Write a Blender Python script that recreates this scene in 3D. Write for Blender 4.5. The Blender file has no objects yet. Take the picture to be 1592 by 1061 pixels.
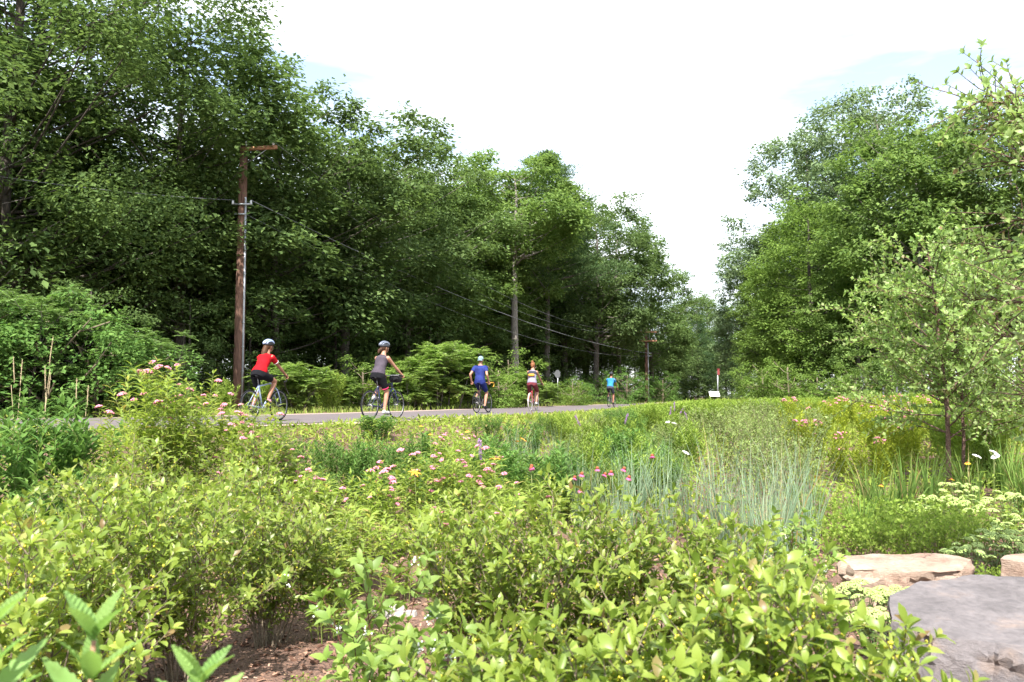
import bpy, bmesh, math, random
import numpy as np
from mathutils import Vector, Matrix, Euler

R = math.radians
PI = math.pi
scene = bpy.context.scene
COL = scene.collection

# ------------------------------------------------------------------ camera, sky, sun, exposure
CAM_H = 1.6
PITCH = R(3.87)
FPX = 1280.0                      # focal length in pixels of the 1592 px wide photograph
cam_d = bpy.data.cameras.new('camera')
cam = bpy.data.objects.new('camera', cam_d)
COL.objects.link(cam)
cam.location = (0, 0, CAM_H)
cam.rotation_euler = (R(90) + PITCH, 0, 0)
cam_d.sensor_width = 36.0
cam_d.lens = 36.0 * FPX / 1592.0
cam_d.clip_start = 0.05
cam_d.clip_end = 3000
cam_d.dof.use_dof = True
cam_d.dof.focus_distance = 13.0
cam_d.dof.aperture_fstop = 5.6
scene.camera = cam

SUN_EL = R(51)
SUN_DIR_H = Vector((-0.16, -0.98)).normalized()      # horizontal direction towards the sun: left and behind
sun_az = math.atan2(SUN_DIR_H.x, SUN_DIR_H.y)        # from +Y towards +X
world = bpy.data.worlds.new('World')
scene.world = world
world.use_nodes = True
wn, wl = world.node_tree.nodes, world.node_tree.links
wn.clear()
w_out = wn.new('ShaderNodeOutputWorld')
w_bg = wn.new('ShaderNodeBackground')
w_sky = wn.new('ShaderNodeTexSky')
w_sky.sky_type = 'NISHITA'
w_sky.sun_disc = False
w_sky.sun_elevation = SUN_EL
w_sky.sun_rotation = sun_az
w_sky.air_density = 1.0
w_sky.dust_density = 1.5
w_sky.ozone_density = 1.0
w_tc = wn.new('ShaderNodeTexCoord')
w_map = wn.new('ShaderNodeMapping')
w_map.inputs['Scale'].default_value = (1.0, 1.0, 4.5)
w_map.inputs['Location'].default_value = (2.6, 1.1, 0.1)
w_noise = wn.new('ShaderNodeTexNoise')
w_noise.inputs['Scale'].default_value = 2.4
w_noise.inputs['Detail'].default_value = 6
w_noise.inputs['Roughness'].default_value = 0.55
w_ramp = wn.new('ShaderNodeValToRGB')
w_ramp.color_ramp.elements[0].position = 0.36
w_ramp.color_ramp.elements[0].color = (0.17, 0.17, 0.17, 1)
w_ramp.color_ramp.elements[1].position = 0.64
w_ramp.color_ramp.elements[1].color = (0.97, 0.97, 0.97, 1)
w_mix = wn.new('ShaderNodeMixRGB')
w_mix.inputs['Color2'].default_value = (6.4, 6.75, 7.0, 1)
wl.new(w_tc.outputs['Generated'], w_map.inputs['Vector'])
wl.new(w_map.outputs['Vector'], w_noise.inputs['Vector'])
wl.new(w_noise.outputs['Fac'], w_ramp.inputs['Fac'])
wl.new(w_ramp.outputs['Color'], w_mix.inputs['Fac'])
wl.new(w_sky.outputs['Color'], w_mix.inputs['Color1'])
wl.new(w_mix.outputs['Color'], w_bg.inputs['Color'])
w_bg.inputs['Strength'].default_value = 0.12
wl.new(w_bg.outputs['Background'], w_out.inputs['Surface'])

sun_d = bpy.data.lights.new('sun', 'SUN')
sun_d.energy = 4.6
sun_d.angle = R(0.53)
sun_d.color = (1.0, 0.95, 0.87)
sun = bpy.data.objects.new('sun', sun_d)
COL.objects.link(sun)
to_sun = Vector((SUN_DIR_H.x * math.cos(SUN_EL), SUN_DIR_H.y * math.cos(SUN_EL), math.sin(SUN_EL)))
sun.rotation_euler = to_sun.to_track_quat('Z', 'Y').to_euler()
sun.location = to_sun * 50

vs = scene.view_settings
vs.view_transform = 'Standard'
vs.look = 'None'
vs.gamma = 1.0
vs.use_curve_mapping = False
vs.exposure = 1.55

scene.render.engine = 'CYCLES'
cy = scene.cycles
cy.max_bounces = 8
cy.diffuse_bounces = 5
cy.glossy_bounces = 2
cy.transmission_bounces = 4
cy.transparent_max_bounces = 4
cy.caustics_reflective = False
cy.caustics_refractive = False
cy.use_denoising = True
cy.use_adaptive_sampling = True
cy.adaptive_threshold = 0.02

# ------------------------------------------------------------------ numpy and mesh helpers
def rng_(seed):
    return np.random.default_rng(seed)

def nrm(a):
    a = np.asarray(a, float)
    return a / np.maximum(np.linalg.norm(a, axis=-1, keepdims=True), 1e-9)

def at(px, py, Y):
    """World point at forward distance Y seen at pixel (px, py) of the photograph."""
    u, v = (px - 796) / FPX, (530.5 - py) / FPX
    d = np.array([u, math.cos(PITCH) - v * math.sin(PITCH), math.sin(PITCH) + v * math.cos(PITCH)])
    return d * (Y / d[1]) + np.array([0, 0, CAM_H])

def px_x(px, Y):
    return (px - 796) / FPX * Y

class MB:
    """Collects triangles and quads with material slots; build() links ONE mesh object."""
    def __init__(self):
        self.V, self.F, self.n = [], [], 0
    def add(self, V, F, mi=0):
        V = np.asarray(V, float).reshape(-1, 3)
        F = np.asarray(F, int)
        if len(V) == 0 or len(F) == 0:
            return self
        self.V.append(V)
        self.F.append((F + self.n, mi))
        self.n += len(V)
        return self
    def tube(self, pts, rad, sides=6, mi=0, cap=True):
        V, F3, F4 = tube_np(pts, rad, sides, cap)
        o = self.n
        self.V.append(V); self.n += len(V)
        self.F.append((F4 + o, mi))
        if len(F3):
            self.F.append((F3 + o, mi))
        return self
    def ball(self, c, r, seg=12, rings=8, mi=0, rot=None):
        V, F3, F4 = ball_np(seg, rings)
        V = V * np.asarray(r, float)
        if rot is not None:
            V = V @ np.array(rot).T
        V = V + np.asarray(c, float)
        o = self.n
        self.V.append(V); self.n += len(V)
        self.F.append((F4 + o, mi)); self.F.append((F3 + o, mi))
        return self
    def box(self, c, s, mi=0, rot=None):
        x, y, z = np.asarray(s, float) / 2
        V = np.array([[-x,-y,-z],[x,-y,-z],[x,y,-z],[-x,y,-z],[-x,-y,z],[x,-y,z],[x,y,z],[-x,y,z]])
        if rot is not None:
            V = V @ np.array(rot).T
        return self.add(V + np.asarray(c, float), [[0,3,2,1],[4,5,6,7],[0,1,5,4],[1,2,6,5],[2,3,7,6],[3,0,4,7]], mi)
    def mesh(self, name, smooth=True):
        me = bpy.data.meshes.new(name)
        if self.n == 0:
            return me
        V = np.concatenate(self.V).astype(np.float32)
        loops, tot, mis = [], [], []
        for F, mi in self.F:
            loops.append(F.ravel()); tot.append(np.full(len(F), F.shape[1])); mis.append(np.full(len(F), mi))
        loops = np.concatenate(loops).astype(np.int32)
        tot = np.concatenate(tot); mis = np.concatenate(mis).astype(np.int32)
        start = np.concatenate([[0], np.cumsum(tot)[:-1]]).astype(np.int32)
        me.vertices.add(len(V)); me.vertices.foreach_set('co', V.ravel())
        me.loops.add(len(loops)); me.loops.foreach_set('vertex_index', loops)
        me.polygons.add(len(tot)); me.polygons.foreach_set('loop_start', start)
        me.polygons.foreach_set('material_index', mis)
        me.update(calc_edges=True)
        if smooth:
            me.polygons.foreach_set('use_smooth', np.ones(len(tot), bool))
        else:
            me.polygons.foreach_set('use_smooth', np.zeros(len(tot), bool))
        return me
    def build(self, name, mats, parent=None, smooth=True):
        me = self.mesh(name, smooth)
        for m in (mats if isinstance(mats, (list, tuple)) else [mats]):
            me.materials.append(m)
        return link(name, me, parent)

def link(name, me, parent=None):
    o = bpy.data.objects.new(name, me)
    COL.objects.link(o)
    if parent is not None:
        o.parent = parent
    return o

def tag(o, label=None, cat=None, group=None, kind=None):
    if label: o['label'] = label
    if cat: o['category'] = cat
    if group: o['group'] = group
    if kind: o['kind'] = kind
    return o

def empty(name, loc, rz=0.0, label=None, cat=None, group=None):
    o = bpy.data.objects.new(name, None)
    COL.objects.link(o)
    o.empty_display_size = 0.2
    o.location = tuple(float(c) for c in loc); o.rotation_euler = (0, 0, rz)
    return tag(o, label, cat, group)

def copy_tree(o, parent=None):
    c = o.copy()
    COL.objects.link(c)
    c.parent = parent
    for ch in o.children:
        copy_tree(ch, c)
    return c

def tube_np(pts, rad, sides=6, cap=True):
    P = np.asarray(pts, float)
    n = len(P)
    r = np.broadcast_to(np.asarray(rad, float), (n,))
    T = np.gradient(P, axis=0)
    T = nrm(T)
    ref = np.array([0, 0, 1.0]) if abs(T[0][2]) < 0.9 else np.array([1.0, 0, 0])
    A = np.zeros_like(P)
    a = nrm(np.cross(T[0], ref))
    for i in range(n):
        a = a - T[i] * np.dot(a, T[i])
        a = nrm(a)
        A[i] = a
    B = np.cross(T, A)
    th = np.arange(sides) / sides * 2 * PI
    V = P[:, None, :] + r[:, None, None] * (np.cos(th)[None, :, None] * A[:, None, :] + np.sin(th)[None, :, None] * B[:, None, :])
    V = V.reshape(-1, 3)
    i = np.arange(n - 1)[:, None] * sides
    j = np.arange(sides)[None, :]
    j2 = (j + 1) % sides
    F4 = np.stack([i + j, i + j2, i + sides + j2, i + sides + j], -1).reshape(-1, 4)
    F3 = np.zeros((0, 3), int)
    if cap:
        V = np.concatenate([V, P[:1], P[-1:]])
        c0, c1 = n * sides, n * sides + 1
        jj = np.arange(sides)
        F3 = np.concatenate([np.stack([np.full(sides, c0), (jj + 1) % sides, jj], -1),
                             np.stack([np.full(sides, c1), (n - 1) * sides + jj, (n - 1) * sides + (jj + 1) % sides], -1)])
    return V, F3, F4

def ball_np(seg=12, rings=8):
    V = [[0, 0, 1.0]]
    for i in range(1, rings):
        a = PI * i / rings
        for j in range(seg):
            b = 2 * PI * j / seg
            V.append([math.sin(a) * math.cos(b), math.sin(a) * math.sin(b), math.cos(a)])
    V.append([0, 0, -1.0])
    F3, F4 = [], []
    for j in range(seg):
        F3.append([0, 1 + j, 1 + (j + 1) % seg])
        o = 1 + (rings - 2) * seg
        F3.append([len(V) - 1, o + (j + 1) % seg, o + j])
    for i in range(rings - 2):
        for j in range(seg):
            a = 1 + i * seg
            F4.append([a + j, a + seg + j, a + seg + (j + 1) % seg, a + (j + 1) % seg])
    return np.array(V), np.array(F3), np.array(F4).reshape(-1, 4)

# leaf templates: x along the blade, y across, z the upper side
def tmpl_diamond(w=0.28):
    return (np.array([[0,0,0],[.45,w,.05],[1,0,-.08],[.42,-w,.05]]), np.array([[0,2,1],[0,3,2]]))

def tmpl_leaf(w=0.23, peak=0.5, droop=0.18, fold=0.10, n=5):
    xs = np.linspace(0, 1, n)
    mid = np.stack([xs, 0 * xs, -droop * xs ** 2 + .04 * np.sin(xs * PI)], -1)
    V = list(mid)
    L, Rr = [], []
    for k in range(1, n - 1):
        x = xs[k]
        if x < peak: hw = w * math.sin(PI / 2 * (x / peak)) ** 0.8
        else: hw = w * math.cos(PI / 2 * ((x - peak) / (1 - peak))) ** 0.8
        L.append(len(V)); V.append([x + .02, hw, mid[k][2] + fold * hw / w * .5])
        Rr.append(len(V)); V.append([x - .02, -hw, mid[k][2] + fold * hw / w * .5])
    F = []
    for side, S in ((1, L), (-1, Rr)):
        tri = [[0, 1, S[0]]]
        for k in range(n - 3):
            tri += [[k + 1, k + 2, S[k + 1]], [k + 1, S[k + 1], S[k]]]
        tri += [[n - 2, n - 1, S[-1]]]
        F += [t if side == 1 else t[::-1] for t in tri]
    return np.array(V), np.array(F)

T_DIA = tmpl_diamond(0.30)
T_DIAN = tmpl_diamond(0.15)
T_OVAL = tmpl_leaf(0.215, 0.56, 0.14, 0.10)
T_OVAL_FAR = tmpl_leaf(0.215, 0.56, 0.14, 0.10, 4)
T_OVATE = tmpl_leaf(0.25, 0.40, 0.25, 0.12)
T_LANCE = tmpl_leaf(0.095, 0.35, 0.35, 0.05, 4)
T_OVATE_FAR = tmpl_leaf(0.25, 0.40, 0.25, 0.12, 4)

def frames(d, up):
    d = nrm(d)
    y = nrm(np.cross(up, d))
    z = np.cross(d, y)
    return np.stack([d, y, z], -1)          # columns are the axes

def leaf_soup(tmpl, pos, d, up, scale):
    V, F = tmpl
    M = frames(d, up) * np.asarray(scale, float).reshape(-1, 1, 1)
    VV = np.einsum('nij,kj->nki', M, V) + pos[:, None, :]
    FF = F[None] + (np.arange(len(pos)) * len(V))[:, None, None]
    return VV.reshape(-1, 3), FF.reshape(-1, F.shape[1])

# ------------------------------------------------------------------ materials
def nodes_of(name):
    m = bpy.data.materials.new(name)
    m.use_nodes = True
    nt = m.node_tree
    return m, nt.nodes, nt.links, nt.nodes['Principled BSDF']

def simple(name, col, rough=0.6, metal=0.0, noise=0.0, scale=20.0, bump=0.0, spec=0.5):
    m, n, l, b = nodes_of(name)
    b.inputs['Roughness'].default_value = rough
    b.inputs['Metallic'].default_value = metal
    b.inputs['Specular IOR Level'].default_value = spec
    if noise or bump:
        tc = n.new('ShaderNodeTexCoord')
        nz = n.new('ShaderNodeTexNoise'); nz.inputs['Scale'].default_value = scale; nz.inputs['Detail'].default_value = 5
        l.new(tc.outputs['Object'], nz.inputs['Vector'])
        rp = n.new('ShaderNodeValToRGB')
        c = np.array(col)
        rp.color_ramp.elements[0].position = .3; rp.color_ramp.elements[1].position = .7
        rp.color_ramp.elements[0].color = (*(c * (1 - noise)), 1); rp.color_ramp.elements[1].color = (*np.minimum(c * (1 + noise), 1), 1)
        l.new(nz.outputs['Fac'], rp.inputs['Fac']); l.new(rp.outputs['Color'], b.inputs['Base Color'])
        if bump:
            bp = n.new('ShaderNodeBump'); bp.inputs['Strength'].default_value = bump; bp.inputs['Distance'].default_value = 0.02
            l.new(nz.outputs['Fac'], bp.inputs['Height']); l.new(bp.outputs['Normal'], b.inputs['Normal'])
    else:
        b.inputs['Base Color'].default_value = (*col, 1)
    return m

def leafmat(name, c0, c1, trans=0.4, gloss=True, rough=0.42, tint=(1.35, 1.25, 0.6), odd=None):
    """Leaf: base colours c0..c1 picked per leaf, light passing through the blade."""
    m = bpy.data.materials.new(name)
    m.use_nodes = True
    nt = m.node_tree; n, l = nt.nodes, nt.links
    n.clear()
    out = n.new('ShaderNodeOutputMaterial')
    geo = n.new('ShaderNodeNewGeometry'); oi = n.new('ShaderNodeObjectInfo')
    ad = n.new('ShaderNodeMath'); ad.operation = 'ADD'
    fr = n.new('ShaderNodeMath'); fr.operation = 'FRACT'
    l.new(geo.outputs['Random Per Island'], ad.inputs[0]); l.new(oi.outputs['Random'], ad.inputs[1]); l.new(ad.outputs[0], fr.inputs[0])
    rp = n.new('ShaderNodeValToRGB')
    e = rp.color_ramp.elements
    e[0].position = 0.0; e[0].color = (*c0, 1)
    e[1].position = 0.9 if odd else 1.0; e[1].color = (*c1, 1)
    if odd:
        k = rp.color_ramp.elements.new(0.96); k.color = (*odd, 1)
        k = rp.color_ramp.elements.new(0.994); k.color = (.22, .15, .06, 1)
    l.new(fr.outputs[0], rp.inputs['Fac'])
    # slow drift of colour over the plant
    nz = n.new('ShaderNodeTexNoise'); nz.inputs['Scale'].default_value = 0.9; nz.inputs['Detail'].default_value = 2
    l.new(geo.outputs['Position'], nz.inputs['Vector'])
    mr = n.new('ShaderNodeMapRange'); mr.inputs['From Min'].default_value = .3; mr.inputs['From Max'].default_value = .7
    mr.inputs['To Min'].default_value = 0.8; mr.inputs['To Max'].default_value = 1.2
    l.new(nz.outputs['Fac'], mr.inputs['Value'])
    mu = n.new('ShaderNodeVectorMath'); mu.operation = 'SCALE'
    l.new(rp.outputs['Color'], mu.inputs[0]); l.new(mr.outputs['Result'], mu.inputs['Scale'])
    tn = n.new('ShaderNodeVectorMath'); tn.operation = 'MULTIPLY'; tn.inputs[1].default_value = tint
    l.new(mu.outputs['Vector'], tn.inputs[0])
    tr = n.new('ShaderNodeBsdfTranslucent'); l.new(tn.outputs['Vector'], tr.inputs['Color'])
    mx = n.new('ShaderNodeMixShader'); mx.inputs[0].default_value = trans
    if gloss:
        df = n.new('ShaderNodeBsdfPrincipled'); df.inputs['Roughness'].default_value = rough
        df.inputs['Specular IOR Level'].default_value = 0.5
        l.new(mu.outputs['Vector'], df.inputs['Base Color'])
        l.new(df.outputs['BSDF'], mx.inputs[1])
    else:
        df = n.new('ShaderNodeBsdfDiffuse'); l.new(mu.outputs['Vector'], df.inputs['Color'])
        l.new(df.outputs['BSDF'], mx.inputs[1])
    l.new(tr.outputs['BSDF'], mx.inputs[2])
    l.new(mx.outputs['Shader'], out.inputs['Surface'])
    return m

def barkmat(name, c0, c1, scale=(6, 6, 1.2)):
    m, n, l, b = nodes_of(name)
    tc = n.new('ShaderNodeTexCoord'); mp = n.new('ShaderNodeMapping'); mp.inputs['Scale'].default_value = scale
    nz = n.new('ShaderNodeTexNoise'); nz.inputs['Scale'].default_value = 4; nz.inputs['Detail'].default_value = 6
    rp = n.new('ShaderNodeValToRGB'); rp.color_ramp.elements[0].position = .35; rp.color_ramp.elements[1].position = .65
    rp.color_ramp.elements[0].color = (*c0, 1); rp.color_ramp.elements[1].color = (*c1, 1)
    l.new(tc.outputs['Object'], mp.inputs['Vector']); l.new(mp.outputs['Vector'], nz.inputs['Vector'])
    l.new(nz.outputs['Fac'], rp.inputs['Fac']); l.new(rp.outputs['Color'], b.inputs['Base Color'])
    bp = n.new('ShaderNodeBump'); bp.inputs['Strength'].default_value = .6; bp.inputs['Distance'].default_value = .03
    l.new(nz.outputs['Fac'], bp.inputs['Height']); l.new(bp.outputs['Normal'], b.inputs['Normal'])
    b.inputs['Roughness'].default_value = .9
    return m

M = {}
TT = (1.15, 1.18, .80)
M['maple'] = leafmat('maple_leaf', (.078, .128, .046), (.152, .224, .074), .44, False, tint=TT)
M['oak'] = leafmat('oak_leaf', (.078, .126, .050), (.150, .215, .080), .42, False, tint=TT)
M['light'] = leafmat('light_leaf', (0.112, 0.188, 0.053), (0.194, 0.278, 0.083), .46, False, tint=TT)
M['cotton'] = leafmat('cottonwood_leaf', (0.112, 0.173, 0.085), (0.200, 0.265, 0.138), .36, False, tint=TT)
M['vine'] = leafmat('vine_leaf', (0.112, 0.190, 0.043), (0.200, 0.290, 0.070), .46, False, tint=TT)
M['pine'] = leafmat('pine_needles', (0.058, 0.107, 0.047), (0.120, 0.182, 0.070), .28, False, tint=TT)
M['hemlock'] = leafmat('hemlock_needles', (0.044, 0.086, 0.042), (0.091, 0.150, 0.060), .28, False, tint=TT)
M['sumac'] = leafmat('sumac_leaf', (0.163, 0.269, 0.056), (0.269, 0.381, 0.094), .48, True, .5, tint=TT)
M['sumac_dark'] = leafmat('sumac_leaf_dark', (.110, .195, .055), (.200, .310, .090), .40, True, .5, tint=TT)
M['winterberry'] = leafmat('winterberry_leaf', (.155, .232, .036), (.305, .385, .072), .50, True, .40, tint=TT, odd=(.33, .36, .10))
M['dogwood'] = leafmat('dogwood_leaf', (0.161, 0.259, 0.052), (0.287, 0.402, 0.086), .48, True, .48, tint=TT)
M['milkweed'] = leafmat('milkweed_leaf', (.20, .29, .045), (.33, .41, .080), .50, True, .5, tint=TT, odd=(.40, .36, .10))
M['gold'] = leafmat('golden_leaf', (.22, .28, .035), (.35, .40, .060), .50, False, tint=TT)
M['goldenrod'] = leafmat('goldenrod_leaf', (.165, .255, .045), (.28, .365, .080), .47, False, tint=TT)
M['aster'] = leafmat('aster_leaf', (0.081, 0.167, 0.044), (0.155, 0.262, 0.069), .42, False, tint=TT)
M['spirea'] = leafmat('spirea_leaf', (.175, .24, .075), (.29, .36, .14), .44, False, tint=TT)
M['joepye'] = leafmat('broad_serrate_leaf', (.19, .34, .09), (.26, .41, .11), .48, True, .55, tint=TT)
M['bluestem'] = leafmat('bluestem_blade', (.15, .23, .14), (.28, .36, .24), .32, False, tint=(1.1, 1.15, .9), odd=(.40, .33, .18))
M['blade'] = leafmat('grass_blade', (.10, .18, .045), (.18, .27, .070), .40, False, tint=TT, odd=(.36, .30, .14))
M['verge'] = leafmat('verge_grass', (0.188, 0.275, 0.056), (0.312, 0.388, 0.100), .40, False, tint=TT, odd=(.36, .32, .16))
M['meadow'] = leafmat('meadow_leaf', (.180, .262, .046), (.325, .395, .088), .46, False, tint=TT, odd=(.36, .34, .14))
M['sedum'] = leafmat('sedum_leaf', (.15, .26, .07), (.22, .33, .10), .30, True, .5, tint=TT)
M['young'] = leafmat('pear_leaf', (0.188, 0.300, 0.081), (0.331, 0.444, 0.144), .50, True, .45, tint=TT, odd=(.36, .42, .22))
def add_veins(m):
    n, l = m.node_tree.nodes, m.node_tree.links
    tc = n.new('ShaderNodeTexCoord'); sx = n.new('ShaderNodeSeparateXYZ'); l.new(tc.outputs['Object'], sx.inputs[0])
    ab = n.new('ShaderNodeMath'); ab.operation = 'ABSOLUTE'; l.new(sx.outputs['Y'], ab.inputs[0])
    ma = n.new('ShaderNodeMath'); ma.operation = 'MULTIPLY_ADD'; ma.inputs[1].default_value = -.9; l.new(ab.outputs[0], ma.inputs[0]); l.new(sx.outputs['X'], ma.inputs[2])
    mu = n.new('ShaderNodeMath'); mu.operation = 'MULTIPLY'; mu.inputs[1].default_value = 62; l.new(ma.outputs[0], mu.inputs[0])
    si = n.new('ShaderNodeMath'); si.operation = 'SINE'; l.new(mu.outputs[0], si.inputs[0])
    bp = n.new('ShaderNodeBump'); bp.inputs['Strength'].default_value = .55; bp.inputs['Distance'].default_value = .012; l.new(si.outputs[0], bp.inputs['Height'])
    p = next(x for x in n if x.type == 'BSDF_PRINCIPLED'); l.new(bp.outputs['Normal'], p.inputs['Normal'])
    sp = n.new('ShaderNodeTexNoise'); sp.inputs['Scale'].default_value = 9; l.new(tc.outputs['Object'], sp.inputs['Vector'])
    rp = n.new('ShaderNodeValToRGB'); rp.color_ramp.elements[0].position = .30; rp.color_ramp.elements[0].color = (.55, .50, .35, 1); rp.color_ramp.elements[1].position = .42; rp.color_ramp.elements[1].color = (1, 1, 1, 1)
    l.new(sp.outputs['Fac'], rp.inputs['Fac'])
    mx = n.new('ShaderNodeMixRGB'); mx.blend_type = 'MULTIPLY'; mx.inputs['Fac'].default_value = .7
    src = p.inputs['Base Color'].links[0].from_socket
    l.new(src, mx.inputs['Color1']); l.new(rp.outputs['Color'], mx.inputs['Color2']); l.new(mx.outputs['Color'], p.inputs['Base Color'])
add_veins(M['joepye'])
M['bark'] = barkmat('grey_bark', (.06, .05, .042), (.17, .15, .13))
M['bark_pale'] = barkmat('pale_bark', (.13, .115, .10), (.30, .27, .24))
M['bark_dark'] = barkmat('dark_bark', (.03, .025, .02), (.085, .07, .056))
M['bark_red'] = barkmat('red_bark', (.055, .028, .020), (.17, .105, .080), (10, 10, 14))
M['twig'] = barkmat('twig_bark', (.12, .09, .06), (.26, .21, .15), (40, 40, 10))
M['twig_dark'] = simple('dark_red_twig', (.09, .03, .02), .6)
M['stem_green'] = simple('green_stem', (.13, .16, .04), .6)
M['stem_red'] = simple('reddish_stem', (.24, .13, .07), .6)
M['straw'] = simple('straw', (.42, .33, .20), .8, noise=.25, scale=30)
M['berry'] = simple('unripe_berry', (.38, .36, .03), .35, noise=.25, scale=25)
M['berry_white'] = simple('white_berry', (.75, .76, .72), .4)
M['pink'] = simple('pink_flower', (.56, .20, .27), .7, noise=.35, scale=60)
M['magenta'] = simple('magenta_petal', (.40, .075, .20), .6)
M['cone'] = simple('coneflower_disc', (.22, .06, .02), .8)
M['orange'] = simple('orange_petal', (.80, .30, .02), .6)
M['yellow'] = simple('yellow_petal', (.80, .50, .03), .6)
M['white_fl'] = simple('white_flower', (.80, .80, .76), .7)
M['purple'] = simple('purple_spike', (.32, .17, .38), .7)
M['sedum_fl'] = simple('sedum_flower', (.30, .39, .12), .8, noise=.3, scale=120)
M['rust'] = simple('rusty_seedhead', (.33, .12, .06), .9)

# ground: bark mulch in the bed, litter under the trees
def ground_mat():
    m, n, l, b = nodes_of('mulch_ground')
    geo = n.new('ShaderNodeNewGeometry')
    nz = n.new('ShaderNodeTexNoise'); nz.inputs['Scale'].default_value = 45; nz.inputs['Detail'].default_value = 8; nz.inputs['Roughness'].default_value = .7
    vo = n.new('ShaderNodeTexVoronoi'); vo.inputs['Scale'].default_value = 60
    n2 = n.new('ShaderNodeTexNoise'); n2.inputs['Scale'].default_value = .8; n2.inputs['Detail'].default_value = 4
    for t in (nz, vo, n2): l.new(geo.outputs['Position'], t.inputs['Vector'])
    rp = n.new('ShaderNodeValToRGB'); rp.color_ramp.elements[0].position = .3; rp.color_ramp.elements[1].position = .72
    rp.color_ramp.elements[0].color = (.055, .028, .020, 1); rp.color_ramp.elements[1].color = (.30, .18, .13, 1)
    l.new(nz.outputs['Fac'], rp.inputs['Fac'])
    mx = n.new('ShaderNodeMixRGB'); mx.blend_type = 'MULTIPLY'; mx.inputs['Fac'].default_value = .6
    r2 = n.new('ShaderNodeValToRGB'); r2.color_ramp.elements[0].color = (.55, .5, .45, 1); r2.color_ramp.elements[0].position = .35
    r2.color_ramp.elements[1].color = (1, 1, 1, 1); r2.color_ramp.elements[1].position = .65
    l.new(n2.outputs['Fac'], r2.inputs['Fac'])
    l.new(rp.outputs['Color'], mx.inputs['Color1']); l.new(r2.outputs['Color'], mx.inputs['Color2'])
    l.new(mx.outputs['Color'], b.inputs['Base Color'])
    bp = n.new('ShaderNodeBump'); bp.inputs['Strength'].default_value = .9; bp.inputs['Distance'].default_value = .02
    l.new(vo.outputs['Distance'], bp.inputs['Height']); l.new(bp.outputs['Normal'], b.inputs['Normal'])
    b.inputs['Roughness'].default_value = .95
    return m
M['ground'] = ground_mat()
M['chip'] = leafmat('mulch_chip', (.055, .026, .018), (.34, .21, .15), 0.0, False, odd=(.46, .33, .25))

def asphalt_mat(name, c0, c1):
    m, n, l, b = nodes_of(name)
    geo = n.new('ShaderNodeNewGeometry')
    nz = n.new('ShaderNodeTexNoise'); nz.inputs['Scale'].default_value = 1.2; nz.inputs['Detail'].default_value = 6
    n2 = n.new('ShaderNodeTexNoise'); n2.inputs['Scale'].default_value = 120; n2.inputs['Detail'].default_value = 3
    ad = n.new('ShaderNodeMath'); ad.operation = 'MULTIPLY_ADD'; ad.inputs[1].default_value = .6
    for t in (nz, n2): l.new(geo.outputs['Position'], t.inputs['Vector'])
    l.new(n2.outputs['Fac'], ad.inputs[0])
    h = n.new('ShaderNodeMath'); h.operation = 'MULTIPLY'; h.inputs[1].default_value = .4
    l.new(nz.outputs['Fac'], h.inputs[0]); l.new(h.outputs[0], ad.inputs[2])
    rp = n.new('ShaderNodeValToRGB'); rp.color_ramp.elements[0].position = .3; rp.color_ramp.elements[1].position = .7
    rp.color_ramp.elements[0].color = (*c0, 1); rp.color_ramp.elements[1].color = (*c1, 1)
    l.new(ad.outputs[0], rp.inputs['Fac']); l.new(rp.outputs['Color'], b.inputs['Base Color'])
    bp = n.new('ShaderNodeBump'); bp.inputs['Strength'].default_value = .4; bp.inputs['Distance'].default_value = .006
    l.new(n2.outputs['Fac'], bp.inputs['Height']); l.new(bp.outputs['Normal'], b.inputs['Normal'])
    b.inputs['Roughness'].default_value = .85
    return m
M['asphalt'] = asphalt_mat('asphalt', (.085, .070, .073), (.145, .120, .122))
M['shoulder'] = asphalt_mat('stone_dust', (.26, .185, .165), (.40, .30, .27))

# ------------------------------------------------------------------ terrain
U = np.array([0.37, 0.929]); U /= np.linalg.norm(U)          # road direction
N = np.array([U[1], -U[0]])                                  # to the right of the road
_s = np.concatenate([np.linspace(-22, 60, 165), np.linspace(61, 260, 100)])
_L = -12.0 - np.where(_s < 20, .03 * (20 - _s) ** 2, 0)
ROAD = N[None] * _L[:, None] + U[None] * _s[:, None]
ROAD_T = nrm(np.gradient(ROAD, axis=0))
ROAD_R = np.stack([ROAD_T[:, 1], -ROAD_T[:, 0]], -1)
def sstep(a, b, x):
    t = np.clip((x - a) / (b - a), 0, 1)
    return t * t * (3 - 2 * t)
HW_R = np.full(len(_s), 3.1)
HW_L = 2.5 + 2.6 * (1 - sstep(8, 26, _s))
ROAD_Z = 1.07

def road_d(x, y):
    """Signed distance from the road's edge: positive to the right (garden side), negative inside or left."""
    x = np.asarray(x, float).ravel(); y = np.asarray(y, float).ravel()
    out = np.zeros(len(x)); wl_ = np.zeros(len(x))
    for a in range(0, len(x), 20000):
        P_ = np.stack([x[a:a + 20000], y[a:a + 20000]], -1)
        d2 = ((P_[:, None, :] - ROAD[None]) ** 2).sum(-1)
        i = d2.argmin(1)
        v = P_ - ROAD[i]
        out[a:a + 20000] = (v * ROAD_R[i]).sum(-1)
        wl_[a:a + 20000] = HW_L[i]
    return out, wl_

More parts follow.
